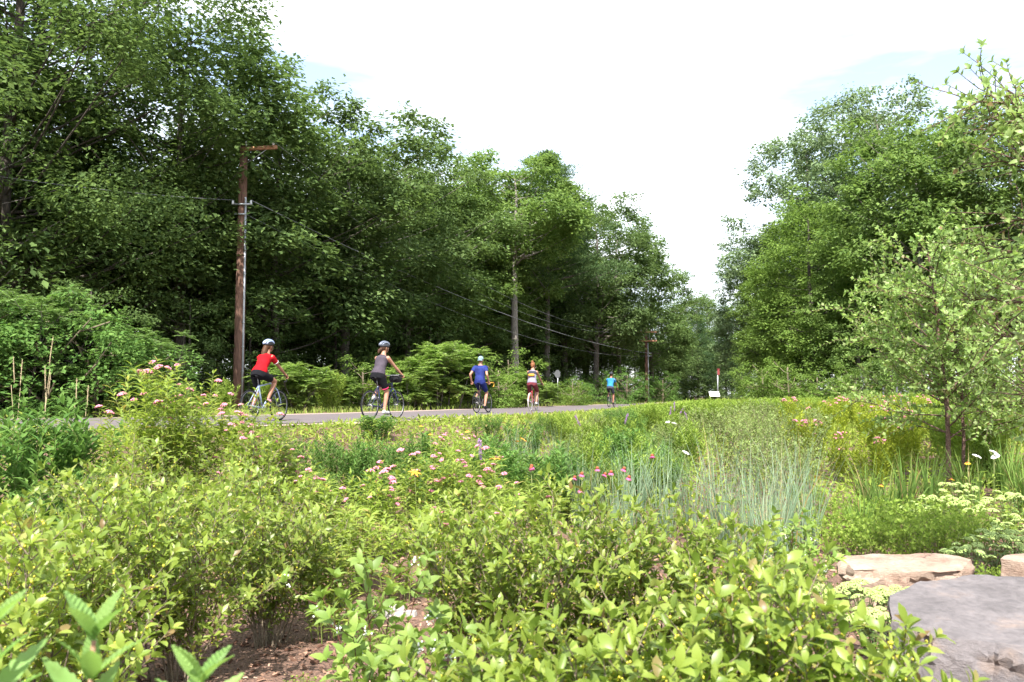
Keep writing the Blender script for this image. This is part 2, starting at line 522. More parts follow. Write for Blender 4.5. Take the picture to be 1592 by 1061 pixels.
def gz(x, y):
    sc = np.ndim(x) == 0
    x = np.atleast_1d(np.asarray(x, float)); y = np.atleast_1d(np.asarray(y, float))
    sh = x.shape
    d, _ = road_d(x, y)
    d = d.reshape(sh)
    fl = .72 * sstep(5.5, 27, y + np.maximum(0, x - 2) * .2) + .28 * sstep(28, 55, y)
    fl = np.where(y < 0, 0, fl)
    near = 1 - sstep(3.7, 8.5, d)
    z = fl + (1.02 - fl) * near
    z = np.where(d < -9, z + .5 * sstep(9, 30, -d), z)
    z = z + (.03 * np.sin(x * 1.7 + .5) * np.sin(y * 1.3) + .02 * np.sin(x * 4.1) * np.sin(y * 3.7 + 1)) * sstep(4, 5.5, np.abs(d))
    return float(z[0]) if sc else z

def build_ground():
    xs = np.concatenate([[-1500, -600, -250, -120, -80], np.linspace(-60, -14, 36), np.linspace(-13.6, 13.6, 96), np.linspace(14, 60, 36), [80, 120, 250, 600, 1500]])
    ys = np.concatenate([[-200, -60, -20, -8, -4], np.linspace(-2, 30, 118), np.linspace(31, 130, 80), [150, 180, 230, 300, 450, 800, 1600]])
    X, Y = np.meshgrid(xs, ys, indexing='ij')
    Z = gz(X, Y)
    V = np.stack([X, Y, Z], -1).reshape(-1, 3)
    ny = len(ys)
    i, j = np.meshgrid(np.arange(len(xs) - 1), np.arange(ny - 1), indexing='ij')
    a = (i * ny + j).ravel()
    F = np.stack([a, a + ny, a + ny + 1, a + 1], -1)
    tag(MB().add(V, F).build('ground', M['ground']), kind='structure')
build_ground()

def strip(name, mat, off0, off1, z):
    n = len(_s)
    A = ROAD + ROAD_R * off0[:, None]; B = ROAD + ROAD_R * off1[:, None]
    V = np.concatenate([np.c_[A, np.full(n, z)], np.c_[B, np.full(n, z)]])
    i = np.arange(n - 1)
    F = np.stack([i, i + n, i + n + 1, i + 1], -1)
    return tag(MB().add(V, F).build(name, mat), kind='structure')
wob = .10 * np.sin(_s * 1.9) + .07 * np.sin(_s * 4.3 + 1)
strip('road_shoulder', M['shoulder'], -HW_L - 1.15 + wob, HW_R + .45 - wob, ROAD_Z - .012)
strip('road', M['asphalt'], -HW_L + .05 * wob, HW_R - .25 + .3 * wob, ROAD_Z)

# ------------------------------------------------------------------ trees
def poly(p0, d0, L, n, rng, wig=.08, lift=0.0):
    """A wandering branch: n+1 points from p0 along d0, bending up (lift > 0) or down."""
    P_ = [np.array(p0, float)]
    d = nrm(np.array(d0, float))
    for _ in range(n):
        d = nrm(d + rng.normal(0, wig, 3) + np.array([0, 0, lift / n]))
        P_.append(P_[-1] + d * L / n)
    return np.array(P_)

def make_tree(seed, H, R_, base, leaf, bark, size=.20, n_cl=80, n_leaf=30000, profile='round', trunk_r=.22,
              clump=1.25, flat=.72, sprays=11, lean=(0, 0), tm=T_DIA, up_bias=1.0, lobes=.28, inner=.55, limbs=.7):
    """A broadleaf tree: tapering trunk, limbs out to rounded lobes, each lobe a cluster of leafy sprays."""
    rng = rng_(seed)
    mb = MB()
    top = np.array([lean[0] * H, lean[1] * H, H * .90])
    k = 10
    tr = np.linspace(0, 1, k)[:, None] * top[None]
    tr[1:-1, :2] += np.cumsum(rng.normal(0, .06 * H / 20, (k - 2, 2)), 0)
    rad = trunk_r * (1 - np.linspace(0, 1, k)) ** .8 + .03
    rad[0] *= 1.35
    mb.tube(tr, rad, 9)
    def trunk_at(t):
        f = np.clip(t, 0, 1) * (k - 1); i = min(int(f), k - 2); return tr[i] + (tr[i + 1] - tr[i]) * (f - i)
    ph = rng.uniform(0, 6.28, 4)
    C, RAD = [], []
    for i in range(n_cl):
        t = (i + rng.random()) / n_cl
        if profile == 'round': pr = math.sin(PI * (.17 + .66 * t)) ** .75
        elif profile == 'top': pr = math.sin(PI * (.08 + .70 * t)) ** .6
        else: pr = min(1.0, .80 + .35 * t) if t < .65 else math.sqrt(max(.12, 1 - ((t - .65) / .42) ** 2))
        az = i * 2.399 + rng.normal(0, .4)
        lob = 1 + lobes * (math.sin(2 * az + ph[0] + 3 * t) * .6 + math.sin(3 * az + ph[1] - 5 * t) * .5)
        rr = R_ * pr * lob * (inner + (1 - inner) * math.sqrt(rng.random()))
        h = H * (base + (1.0 - base) * t)
        ax = trunk_at(min(1, h / (H * .9)))
        c = np.array([ax[0] + math.cos(az) * rr, ax[1] + math.sin(az) * rr, h - clump * .5 + rng.normal(0, .25)])
        C.append(c); RAD.append(clump * rng.uniform(.62, 1.30) * (1.1 - .3 * t))
        if rng.random() < limbs:
            h0 = max(.05, (h - rr * rng.uniform(.35, .9)) / (H * .9))
            p0 = trunk_at(min(h0, .97))
            mid = p0 * .5 + c * .5 + np.array([0, 0, -.10 * rr]) + rng.normal(0, .12, 3)
            tt = np.linspace(0, 1, 5)[:, None]
            P_ = (1 - tt) ** 2 * p0 + 2 * tt * (1 - tt) * mid + tt ** 2 * c
            mb.tube(P_, np.linspace(max(.02, trunk_r * .28 * (1.1 - t)), .014, 5), 5, cap=False)
    C = np.array(C); RAD = np.array(RAD)
    # sprays on each lobe, mostly on its outer and upper side
    ns = sprays
    idx = np.repeat(np.arange(len(C)), ns)
    out = C[idx] - np.c_[np.zeros((len(idx), 2)), np.full(len(idx), H * base)]
    out[:, 2] = 0; out = nrm(out)
    v = nrm(rng.normal(0, 1, (len(idx), 3)) + out * .55 + np.array([0, 0, .35]))
    S = C[idx] + v * (RAD[idx] * rng.uniform(.55, 1.05, len(idx)))[:, None] * np.array([1, 1, flat])
    sr = RAD[idx] * rng.uniform(.30, .52, len(idx))
    w = sr ** 2; per = np.maximum(3, (n_leaf * w / w.sum()).astype(int))
    j = np.repeat(np.arange(len(S)), per); n = len(j)
    g = rng.normal(0, .55, (n, 3)) * sr[j][:, None] * np.array([1, 1, .55])
    dn = nrm(v[j] * .6 + g / sr[j][:, None] * .5)
    pos = S[j] + g
    d = nrm(np.c_[dn[:, :2] + rng.normal(0, .6, (n, 2)), rng.normal(-.25, .35, n)])
    up = nrm(np.c_[rng.normal(0, .27, (n, 2)) + dn[:, :2] * .55, np.full(n, up_bias)])
    cr = MB().add(*leaf_soup(tm, pos, d, up, size * rng.uniform(.6, 1.3, n)))
    tm_ = mb.mesh('trunk'); tm_.materials.append(bark)
    cm = cr.mesh('crown', smooth=False); cm.materials.append(leaf)
    return tm_, cm

def make_pine(seed, H, R_, base, leaf, bark, n_leaf=26000, tiers=15, trunk_r=.25, needle=.24, sparse=.15):
    rng = rng_(seed)
    mb = MB()
    k = 10
    tr = np.linspace(0, 1, k)[:, None] * np.array([0.02 * H, 0, H])[None]
    mb.tube(tr, trunk_r * (1 - np.linspace(0, .95, k)), 8)
    C, D = [], []
    for i in range(tiers):
        t = i / (tiers - 1)
        z = H * (base + (1 - base) * t * .98)
        nb = 5 if t < .9 else 4
        for j in range(nb):
            if rng.random() < sparse: continue
            az = j * 2 * PI / nb + i * .9 + rng.normal(0, .25)
            L = R_ * (1.02 - t) ** .75 * rng.uniform(.55, 1.2) + .3
            el = .05 + .45 * t
            d = np.array([math.cos(az) * math.cos(el), math.sin(az) * math.cos(el), math.sin(el)])
            p = poly([.02 * H * z / H, 0, z], d, L, 5, rng, .05, .35)
            mb.tube(p, np.linspace(.06 * (1.2 - t), .01, 6), 5, cap=False)
            for q in range(int(10 + L * 7)):
                s = rng.uniform(.3, 1.0); f = s * 5; a = min(int(f), 4)
                b0 = p[a] + (p[a + 1] - p[a]) * (f - a)
                side = nrm(np.cross(d, [0, 0, 1])) * rng.choice([-1, 1])
                dd = nrm(d * .8 + side * rng.uniform(.2, 1.0) + np.array([0, 0, rng.uniform(0, .25)]))
                C.append(b0 + dd * L * rng.uniform(.05, .3)); D.append(dd)
    C = np.array(C); D = np.array(D)
    per = max(6, n_leaf // len(C))
    idx = np.repeat(np.arange(len(C)), per)
    pos = C[idx] + rng.normal(0, 1, (len(idx), 3)) * np.array([.26, .26, .10])
    d = nrm(D[idx] * .8 + rng.normal(0, .55, (len(idx), 3)) + np.array([0, 0, .2]))
    up = nrm(rng.normal(0, .6, (len(idx), 3)) + np.array([0, 0, 1]))
    cr = MB().add(*leaf_soup(tmpl_diamond(.11), pos, d, up, needle * rng.uniform(.7, 1.25, len(idx))))
    tm_ = mb.mesh('trunk'); tm_.materials.append(bark)
    cm = cr.mesh('crown', smooth=False); cm.materials.append(leaf)
    return tm_, cm

def put_tree(name, meshes, x, y, label, group=None, sc=1.0, rz=0.0, cat='tree', zs=1.0, zoff=-.05):
    root = empty(name, (x, y, gz(x, y) + zoff), rz, label, cat, group)
    root.scale = (sc, sc, sc * zs)
    link('trunk', meshes[0], root)
    c = link('crown', meshes[1], root); c['kind'] = 'stuff'
    return root

TR = {
    'maple': make_tree(11, 18.5, 5.2, .34, M['maple'], M['bark'], .27, 100, 33000, 'round', .24, 1.45),
    'maple2': make_tree(12, 18.0, 4.5, .30, M['maple'], M['bark_dark'], .27, 100, 32000, 'column', .2, 1.35),
    'oak': make_tree(13, 17.5, 5.0, .34, M['oak'], M['bark'], .27, 76, 29000, 'top', .26, 1.4, lobes=.32, limbs=1.0),
    'light': make_tree(14, 17.0, 4.6, .40, M['light'], M['bark_pale'], .26, 84, 31000, 'round', .21, 1.3, lobes=.28, limbs=.9),
    'bare': make_tree(24, 17.8, 4.4, .62, M['light'], M['bark_pale'], .25, 60, 26000, 'round', .30, 1.3, lobes=.28, limbs=.9),
    'inner': make_tree(15, 16.0, 4.0, .28, M['maple'], M['bark_pale'], .30, 60, 15000, 'round', .13, 1.4),
    'sapling': make_tree(16, 6.5, 2.2, .08, M['maple'], M['bark_dark'], .16, 44, 9000, 'column', .05, .7, .6),
    'cotton': make_tree(17, 22.0, 4.6, .28, M['cotton'], M['bark'], .26, 66, 28000, 'round', .3, 1.45, .9, up_bias=.55, lobes=.45, limbs=.9),
    'vine': make_tree(18, 17.0, 3.6, .0, M['vine'], M['bark_dark'], .22, 110, 34000, 'column', .25, 1.2, 1.0, up_bias=.75, lobes=.35, inner=.7, limbs=.4),
    'edge': make_tree(19, 13.0, 4.0, .0, M['light'], M['bark_dark'], .22, 95, 28000, 'column', .18, 1.2, .85, inner=.65, limbs=.4),
    'dark_edge': make_tree(25, 13.0, 4.2, .0, M['oak'], M['bark_dark'], .30, 80, 15000, 'column', .18, 1.3, .85, inner=.65, limbs=.3),
    'pine': make_pine(20, 19.0, 5.2, .45, M['pine'], M['bark'], 30000, 14, .26, .30, .08),
    'hemlock': make_pine(21, 15.0, 3.4, .06, M['hemlock'], M['bark_dark'], 24000, 22, .18, .26, .05),
    'bush': make_tree(22, 2.6, 1.5, .0, M['vine'], M['twig'], .13, 40, 6000, 'column', .03, .5, .9),
    'darkbush': make_tree(23, 2.4, 1.5, .0, M['aster'], M['twig'], .12, 40, 6000, 'column', .03, .5, .9),
}

def wood_xy(lat, s):
    p = N * lat + U * s
    return float(p[0]), float(p[1])

rt = random.Random(5)
def zone_left(x, y):
    px = 796 + x / y * FPX
    for lim, t in ((140, 'at the left edge'), (330, 'left of the nearer pole'), (470, 'behind the nearer pole'), (640, 'behind the second cyclist'), (790, 'behind the cyclist in the cap'), (900, 'behind the pale trunk and pine')):
        if px < lim: return t
    return 'towards the far pole'
# the big overhanging tree at upper left
near_big = make_tree(31, 23.0, 7.2, .20, M['maple'], M['bark_dark'], .175, 170, 70000, 'round', .26, 1.35, .65, 12, inner=.4, limbs=.8)
put_tree('maple_tree', near_big, -17.3, 27.5, 'large dark maple overhanging the upper left corner of the photo', sc=1.0, rz=.6)

put_tree('maple_tree', TR['maple'], -21.5, 30.5, 'dark tree at the left edge behind the large overhanging maple', sc=1.12, rz=2.0)
front = [  # kind, pixel x, Y, scale, height factor, label
    ('maple', 280, 33, .93, .95, 'tall dark green maple just left of the nearer utility pole'),
    ('maple2', 425, 35, .92, .86, 'leafy narrow tree rising directly behind the nearer utility pole'),
    ('oak', 540, 39.5, .92, .90, 'tall oak with ascending forked limbs and open crown above the second cyclist'),
    ('maple', 632, 46, .84, .96, 'round-headed tree on the skyline between the open oak and the light green tree'),
    ('light', 684, 52, .88, .92, 'slender light green tree left of the bare pale trunk'),
    ('bare', 800, 56, 1.0, 1.0, 'light green tree on a tall bare pale trunk behind the cyclist in the cap'),
    ('light', 752, 60, 1.0, 1.0, 'light green tree behind the slender one, left of the bare pale trunk'),
    ('maple', 880, 72, .98, .98, 'dark rounded tree behind the tall pine'),
    ('oak', 925, 70, .95, 1.05, 'bushy dark tree just right of the tall pine'),
    ('maple', 962, 80, 1.0, .98, 'full dark tree on the descending skyline left of the far utility pole'),
    ('maple', 1012, 90, .92, .90, 'broad tree at the end of the left wood above the far utility pole'),
    ('maple', 1022, 106, .80, .88, 'small round tree crown at the right tip of the left wood'),
]
for i, (k, px, Y, sc, zs, lab) in enumerate(front):
    put_tree({'maple': 'maple_tree', 'maple2': 'maple_tree', 'oak': 'oak_tree', 'light': 'ash_tree', 'bare': 'ash_tree'}[k], TR[k], px_x(px, Y), Y, lab, sc=sc, rz=rt.uniform(0, 6.28), zs=zs)
put_tree('pine_tree', TR['pine'], px_x(850, 62), 62, 'tall pine with layered boughs, highest on the skyline right of the pale trunk', rz=1.0, sc=1.0)

# trees standing deeper in the left wood
for lat, s0, s1, st in ((-27, 12, 100, 6.5), (-33, 8, 96, 7.5), (-41, 12, 80, 8.5), (-50, 18, 66, 9.5)):
    s = s0
    while s < s1:
        x, y = wood_xy(lat + rt.uniform(-1.6, 1.6), s + rt.uniform(-1.5, 1.5))
        if abs(x / y) < .72:
            k = rt.choice(['inner', 'inner', 'maple2', 'maple', 'oak'])
            put_tree('wood_tree', TR[k], x, y, 'tree in %s row of left wood, %s' % ({-27: 'second', -33: 'third', -41: 'fourth', -50: 'last'}[lat], zone_left(x, y)), 'trees deep in the left wood', rt.uniform(.82, 1.0), rt.uniform(0, 6.28), zs=.95 if lat > -30 else .9)
        s += st * rt.uniform(.85, 1.15)
# understorey along the left wood's edge
for lat, s0, s1, st in ((-22.5, 10, 112, 4.6), (-26, 10, 90, 5.5), (-31, 12, 80, 6.5), (-38, 14, 70, 7)):
    s = s0
    while s < s1:
        x, y = wood_xy(lat + rt.uniform(-1, 1), s + rt.uniform(-1.2, 1.2))
        if abs(x / y) < .68:
            put_tree('sapling_tree', TR['sapling'], x, y, '%s understorey tree of the left wood, %s' % ({-22.5: 'outermost', -26: 'inner', -31: 'deep', -38: 'innermost'}[lat], zone_left(x, y)), 'understorey saplings of the left wood', rt.uniform(.55, .9) if x / y < -.36 else rt.uniform(.8, 1.4), rt.uniform(0, 6.28))
        s += st * rt.uniform(.8, 1.2)

# far end of the road
for k, px, Y, sc, zs, lab in (
    ('hemlock', 1085, 118, .95, 1.0, 'dark conifer at the far end of the road, left of the white board'),
    ('hemlock', 1128, 112, .85, 1.0, 'dark conifer at the far end of the road, right of the red-topped post'),
    ('hemlock', 1062, 125, .85, 1.0, 'dark conifer at the far end of the road, nearest the far utility pole'),
    ('maple', 1100, 140, .98, 1.0, 'rounded leafy tree topping the far gap between the two woods'),
    ('oak', 1138, 150, .95, .98, 'tree at the back of the far gap, touching the right wood'),
    ('maple2', 1066, 150, .92, 1.0, 'tree at the back of the far gap, touching the left wood'),
    ('dark_edge', 1075, 116, .72, 1.0, 'low leafy tree at the far end of the road below the rounded tree'),
    ('dark_edge', 1120, 120, .70, 1.0, 'low leafy tree at the far end of the road behind the red-topped post'),
    ('dark_edge', 1150, 108, .62, 1.0, 'low leafy tree at the far end of the road beside the right wood'),
    ('dark_edge', 1045, 112, .70, 1.0, 'low leafy tree at the far end of the road right of the far utility pole'),
    ('inner', 1150, 130, .7, .8, 'low tree closing the far gap beside the right wood'),
    ('inner', 1112, 165, .8, .9, 'furthest tree seen through the gap above the white board')):
    put_tree({'hemlock': 'hemlock_tree', 'oak': 'oak_tree', 'dark_edge': 'edge_tree'}.get(k, 'maple_tree'), TR[k], px_x(px, Y), Y, lab, 'trees closing the far end of the road', sc, rt.uniform(0, 6.28), zs=zs)

# right wood
for k, nm, px, Y, sc, zs, rz, lab in (
    ('cotton', 'cottonwood_tree', 1180, 68, .74, .92, .3, 'grey-green cottonwood leaning out at the left end of the right wood'),
    ('cotton', 'cottonwood_tree', 1262, 62, .96, 1.02, 1.4, 'grey-green cottonwood crown at the upper left of the right wood'),
    ('cotton', 'cottonwood_tree', 1372, 58, 1.03, 1.02, 2.6, 'tallest grey-green cottonwood rising above the right wood'),
    ('cotton', 'cottonwood_tree', 1318, 66, 1.05, 1.05, 4.2, 'grey-green cottonwood crown between the two taller ones'),
    ('vine', 'vine_covered_tree', 1262, 50, .78, .98, .5, 'yellow-green tree draped with vines in the middle of the right wood'),
    ('vine', 'vine_covered_tree', 1215, 54, .62, .95, 2.0, 'lower vine-draped tree at the left foot of the right wood'),
    ('light', 'ash_tree', 1432, 44, .92, 1.02, 1.0, 'bright green tree right of the vine-draped tree'),
    ('maple', 'maple_tree', 1500, 46, .90, 1.0, 2.2, 'broad green tree behind the young pear tree'),
    ('maple', 'maple_tree', 1590, 44, .90, 1.0, 3.3, 'broad green tree cut by the right edge of the photo'),
    ('edge', 'edge_tree', 1205, 62, .62, 1.0, .4, 'low leafy tree at the left edge of the right wood'),
    ('edge', 'edge_tree', 1335, 46, .62, .95, 2.4, 'low leafy tree at the foot of the right wood'),
    ('oak', 'oak_tree', 1395, 52, .80, .9, 5.0, 'blue-green oak with spreading low boughs inside the right wood'),
    ('maple2', 'maple_tree', 1300, 58, .85, .95, 5.3, 'dark tree shaded behind the vine-draped tree'),
    ('maple2', 'maple_tree', 1455, 56, .90, .95, .9, 'dark tree shaded behind the bright green tree'),
    ('edge', 'edge_tree', 1420, 38, .45, .9, 4.0, 'low leafy tree left behind the young pear tree'),
    ('maple2', 'maple_tree', 1540, 54, .92, .95, 2.9, 'dark tree deep in the right wood behind the young pear tree')):
    put_tree(nm, TR[k], px_x(px, Y), Y, lab, None, sc, rz, zs=zs)
for i in range(12):
    x, y = px_x(1232 + i * 32, 66), 66 + (i % 3) * 6
    put_tree('wood_tree', TR['inner' if i % 2 else 'maple2'], x, y, 'tree deep in the right wood, %s' % ('behind the cottonwoods' if i < 5 else 'behind the bright green tree' if i < 8 else 'behind the young pear tree'), 'trees deep in the right wood', rt.uniform(.72, .85), rt.uniform(0, 6.28))
for px, Y, sc, k, lab in (
    (1185, 46, .95, 'bush', 'bright leafy bush at the left foot of the right wood'),
    (1225, 44, 1.0, 'bush', 'bright leafy bush second from the left at the foot of the right wood'),
    (1270, 43, .75, 'bush', 'small bright bush below the vine-draped tree'),
    (1330, 41, .85, 'bush', 'leafy bush at the foot of the right wood beside the grey stakes'),
    (1385, 38, .9, 'bush', 'leafy bush at the foot of the right wood left of the young pear tree'),
    (1520, 34, 1.0, 'bush', 'leafy bush behind the young pear tree'),
    (1590, 32, 1.0, 'bush', 'leafy bush behind the young pear tree at the right edge'),
    (975, 60, 1.0, 'darkbush', 'dark rounded bush beside the road just right of the farthest cyclist'),
    (935, 66, 1.0, 'darkbush', 'dark rounded bush beside the road behind the farthest cyclist'),
    (1030, 80, 1.1, 'darkbush', 'dark rounded bush right of the far utility pole'),
    (900, 58, .75, 'darkbush', 'dark rounded bush between the road sign and the farthest cyclist')):
    put_tree('bush', TR[k], px_x(px, Y), Y, lab, None, sc, rt.uniform(0, 6.28), cat='bush')

# ------------------------------------------------------------------ shrubs and herbs (generators)
class Plant:
    """Stems plus leaf frames, in the plant's own space."""
    def __init__(self):
        self.stems = MB(); self.p, self.d, self.u, self.s = [], [], [], []
        self.berries = []; self.heads = []
    def leaf(self, p, d, u, s):
        self.p.append(np.asarray(p, float).reshape(-1, 3)); self.d.append(np.asarray(d, float).reshape(-1, 3))
        self.u.append(np.asarray(u, float).reshape(-1, 3)); self.s.append(np.atleast_1d(np.asarray(s, float)))
    def arrays(self):
        if not self.p: return np.zeros((0, 3)), np.zeros((0, 3)), np.zeros((0, 3)), np.zeros(0)
        return np.concatenate(self.p), np.concatenate(self.d), np.concatenate(self.u), np.concatenate(self.s)

UPV = np.array([0, 0, 1.0])

def cross_up(T):
    a = np.stack([T[:, 1], -T[:, 0], 0 * T[:, 0]], -1) + np.array([1e-4, 0, 0])
    a = nrm(a)
    return a, np.cross(T, a)

def leaves_along(pl, rng, P_, t0, gap, L, phase, ang=.9, rosette=0, taper=.25, berries=0.0, up_w=.25):
    D = np.diff(P_, axis=0)
    seg = np.sqrt((D * D).sum(1))
    cum = np.concatenate([[0], np.cumsum(seg)])
    tot = cum[-1]
    n = max(1, int(tot * (1 - t0) / gap))
    s = np.minimum(tot * t0 + (np.arange(n) + rng.uniform(.2, .8, n)) * gap, tot * .999)
    i = np.clip(np.searchsorted(cum, s) - 1, 0, len(seg) - 1)
    f = (s - cum[i]) / seg[i]
    q = P_[i] + D[i] * f[:, None]
    T = D[i] / seg[i][:, None]
    a, b = cross_up(T)
    ph = phase + np.arange(n) * 2.4 + rng.normal(0, .3, n)
    rad = a * np.cos(ph)[:, None] + b * np.sin(ph)[:, None]
    pl.leaf(q, nrm(T * math.cos(ang) + rad * math.sin(ang) + UPV * up_w + rng.normal(0, .12, (n, 3))),
            nrm(T * .55 + UPV * .75 + rng.normal(0, .28, (n, 3))), L * rng.uniform(.5, 1.22, n) * (1 - taper * s / tot))
    if berries:
        k = np.repeat(np.arange(n), rng.poisson(berries, n) * (s / tot < .85))
        if len(k):
            pl.berries.append(q[k] + (rad[k] * .6 + rng.normal(0, .5, (len(k), 3))) * .010)
    if rosette:
        T = np.repeat(D[-1:] / seg[-1], rosette, 0)
        a, b = cross_up(T)
        ph = np.arange(rosette) * 2 * PI / rosette + rng.normal(0, .25, rosette)
        rad = a * np.cos(ph)[:, None] + b * np.sin(ph)[:, None]
        pl.leaf(np.repeat(P_[-1:], rosette, 0), nrm(T * rng.uniform(.5, 1.1, (rosette, 1)) + rad * .8 + UPV * .1),
                nrm(T + UPV * .3 - rad * .2 + rng.normal(0, .15, (rosette, 3))), L * rng.uniform(.6, 1.05, rosette))

def gen_shrub(seed, H, Rr, n_stems=11, twigs=9, twig_l=.28, leaf_l=.062, gap=.026, bare=.3, rad=.0065, berries=1.0, rosette=4, base=.10, arch=.35):
    rng = rng_(seed)
    pl = Plant()
    for s in range(n_stems):
        az = s * 2.399 + rng.normal(0, .3)
        rr = math.sqrt((s + .5) / n_stems) * rng.uniform(.8, 1.05)
        e = np.array([math.cos(az) * Rr * rr, math.sin(az) * Rr * rr, H * (1 - arch * rr ** 2) * rng.uniform(.86, 1.06)])
        b0 = np.array([math.cos(az) * base * rr, math.sin(az) * base * rr, -.03])
        t = np.linspace(0, 1, 7)[:, None]
        c = np.array([e[0] * .35, e[1] * .35, e[2] * .62])
        P_ = (1 - t) ** 2 * b0 + 2 * t * (1 - t) * c + t ** 2 * e
        P_[1:-1] += rng.normal(0, .012, (5, 3))
        pl.stems.tube(P_, np.linspace(rad, rad * .3, 7) * rng.uniform(.8, 1.2), 5, cap=False)
        leaves_along(pl, rng, P_, .55, gap, leaf_l, rng.uniform(0, 6), rosette=rosette, berries=berries)
        for k in range(twigs):
            tt = bare + (1 - bare) * (k + rng.uniform(0, 1)) / twigs
            f = tt * 6; i = min(int(f), 5)
            q = P_[i] + (P_[i + 1] - P_[i]) * (f - i)
            T = nrm(P_[i + 1] - P_[i])
            a2 = k * 2.4 + rng.normal(0, .4) + s
            out = np.array([math.cos(a2), math.sin(a2), 0])
            d = nrm(T * .55 + out * .8 + UPV * .35)
            p2 = poly(q, d, twig_l * rng.uniform(.55, 1.2) * (1.15 - .5 * tt), 4, rng, .08, .15)
            pl.stems.tube(p2, np.linspace(rad * .45, rad * .16, 5), 4, cap=False)
            leaves_along(pl, rng, p2, .12, gap, leaf_l, rng.uniform(0, 6), rosette=rosette, berries=berries)
    return pl

def gen_herb(seed, H, Rr, n_stems=6, gap=.05, leaf_l=.10, t0=.15, head=0, rad=.004, ang=1.0, branch=0, lean=.25, opposite=True, leafup=.15):
    """Upright stems with paired leaves; heads are flower positions at the tops."""
    rng = rng_(seed)
    pl = Plant()
    for s in range(n_stems):
        az = s * 2.399 + rng.normal(0, .4)
        rr = math.sqrt((s + .4) / n_stems)
        h = H * rng.uniform(.78, 1.05) * (1 - .15 * rr)
        b0 = np.array([math.cos(az) * Rr * .5 * rr, math.sin(az) * Rr * .5 * rr, -.03])
        e = np.array([math.cos(az) * Rr * rr, math.sin(az) * Rr * rr, h]) + np.r_[rng.normal(0, lean * .1, 2), 0]
        t = np.linspace(0, 1, 6)[:, None]
        P_ = b0 + (e - b0) * t
        P_[:, :2] += (b0 - e)[None, :2] * (t * (1 - t)) * .5
        pl.stems.tube(P_, np.linspace(rad, rad * .45, 6), 5, cap=False)
        arms = [P_]
        for k in range(branch):
            tt = rng.uniform(.45, .85); f = tt * 5; i = min(int(f), 4)
            q = P_[i] + (P_[i + 1] - P_[i]) * (f - i)
            a2 = rng.uniform(0, 6.28)
            p2 = poly(q, [math.cos(a2) * .6, math.sin(a2) * .6, 1], h * rng.uniform(.15, .3), 3, rng, .05)
            pl.stems.tube(p2, np.linspace(rad * .6, rad * .35, 4), 4, cap=False)
            arms.append(p2)
        for ai, A in enumerate(arms):
            Ls = np.linalg.norm(A[-1] - A[0])
            st = t0 if ai == 0 else .1
            n = max(2, int(Ls * (1 - st) / gap))
            k = np.arange(n); tt = st + (1 - st) * (k + .5) / n
            f = tt * (len(A) - 1); i = np.minimum(f.astype(int), len(A) - 2)
            q = A[i] + (A[i + 1] - A[i]) * (f - i)[:, None]
            T = nrm(A[i + 1] - A[i])
            ph = k * (PI / 2 if opposite else 2.4) + s + rng.normal(0, .25, n)
            for sg in ((0, PI) if opposite else (0,)):
                rv = np.stack([np.cos(ph + sg), np.sin(ph + sg), 0 * ph], -1)
                an = (ang * rng.uniform(.75, 1.15, n))[:, None]
                d = nrm(T * np.cos(an) + rv * np.sin(an) + UPV * (leafup * rng.uniform(-.5, 1.5, n))[:, None])
                pl.leaf(q, d, nrm(UPV + T * .3 + rng.normal(0, .25, (n, 3))), leaf_l * rng.uniform(.7, 1.15, n) * (.72 + .5 * np.sin(PI * np.minimum(1, .15 + .75 * tt))))
            if head and rng.random() < head:
                pl.heads.append(A[-1].copy())
    return pl

def gen_sumac(seed, H, Rr, n_stems=7):
    rng = rng_(seed)
    pl = Plant()
    for s in range(n_stems):
        az = s * 2.399 + rng.normal(0, .3); rr = math.sqrt((s + .5) / n_stems)
        h = H * (1 - .3 * rr) * rng.uniform(.8, 1.05)
        P_ = poly([math.cos(az) * Rr * rr * .5, math.sin(az) * Rr * rr * .5, -.05], [math.cos(az) * .35 * rr, math.sin(az) * .35 * rr, 1], h * .92, 6, rng, .08)
        pl.stems.tube(P_, np.linspace(.04, .015, 7) * H / 4, 5, cap=False)
        tips = [P_[-1]]
        for k in range(11):
            f = rng.uniform(.6, 5.8); i = int(f)
            q = P_[i] + (P_[i + 1] - P_[i]) * (f - i)
            a2 = rng.uniform(0, 6.28)
            p2 = poly(q, [math.cos(a2), math.sin(a2), .75], H * rng.uniform(.13, .26), 4, rng, .1, .2)
            pl.stems.tube(p2, np.linspace(.016, .008, 5) * H / 4, 4, cap=False)
            tips.append(p2[-1])
        for tp in tips:
            m = 9
            for j in range(m):
                a3 = j * 2 * PI / m + rng.normal(0, .2)
                el = rng.uniform(-.1, .75)
                d0 = np.array([math.cos(a3) * math.cos(el), math.sin(a3) * math.cos(el), math.sin(el)])
                Lr = rng.uniform(.38, .58)
                t = np.linspace(.12, 1, 11)
                ra = tp + d0 * (Lr * t)[:, None]; ra[:, 2] -= .22 * t ** 2 * Lr
                pl.stems.tube(np.vstack([tp, ra[6], ra[-1]]), .004, 3, cap=False)
                side = nrm(np.cross(d0, UPV))
                for sg in (-1, 1):
                    ll = .17 * (1 - .4 * np.abs(t - .5)) * rng.uniform(.85, 1.1, 11)
                    dz = np.zeros((11, 3)); dz[:, 2] = -.25 + rng.normal(0, .1, 11)
                    pl.leaf(ra, nrm(side * sg + d0 * .45 + dz), nrm(UPV + rng.normal(0, .2, (11, 3))), ll)
    return pl

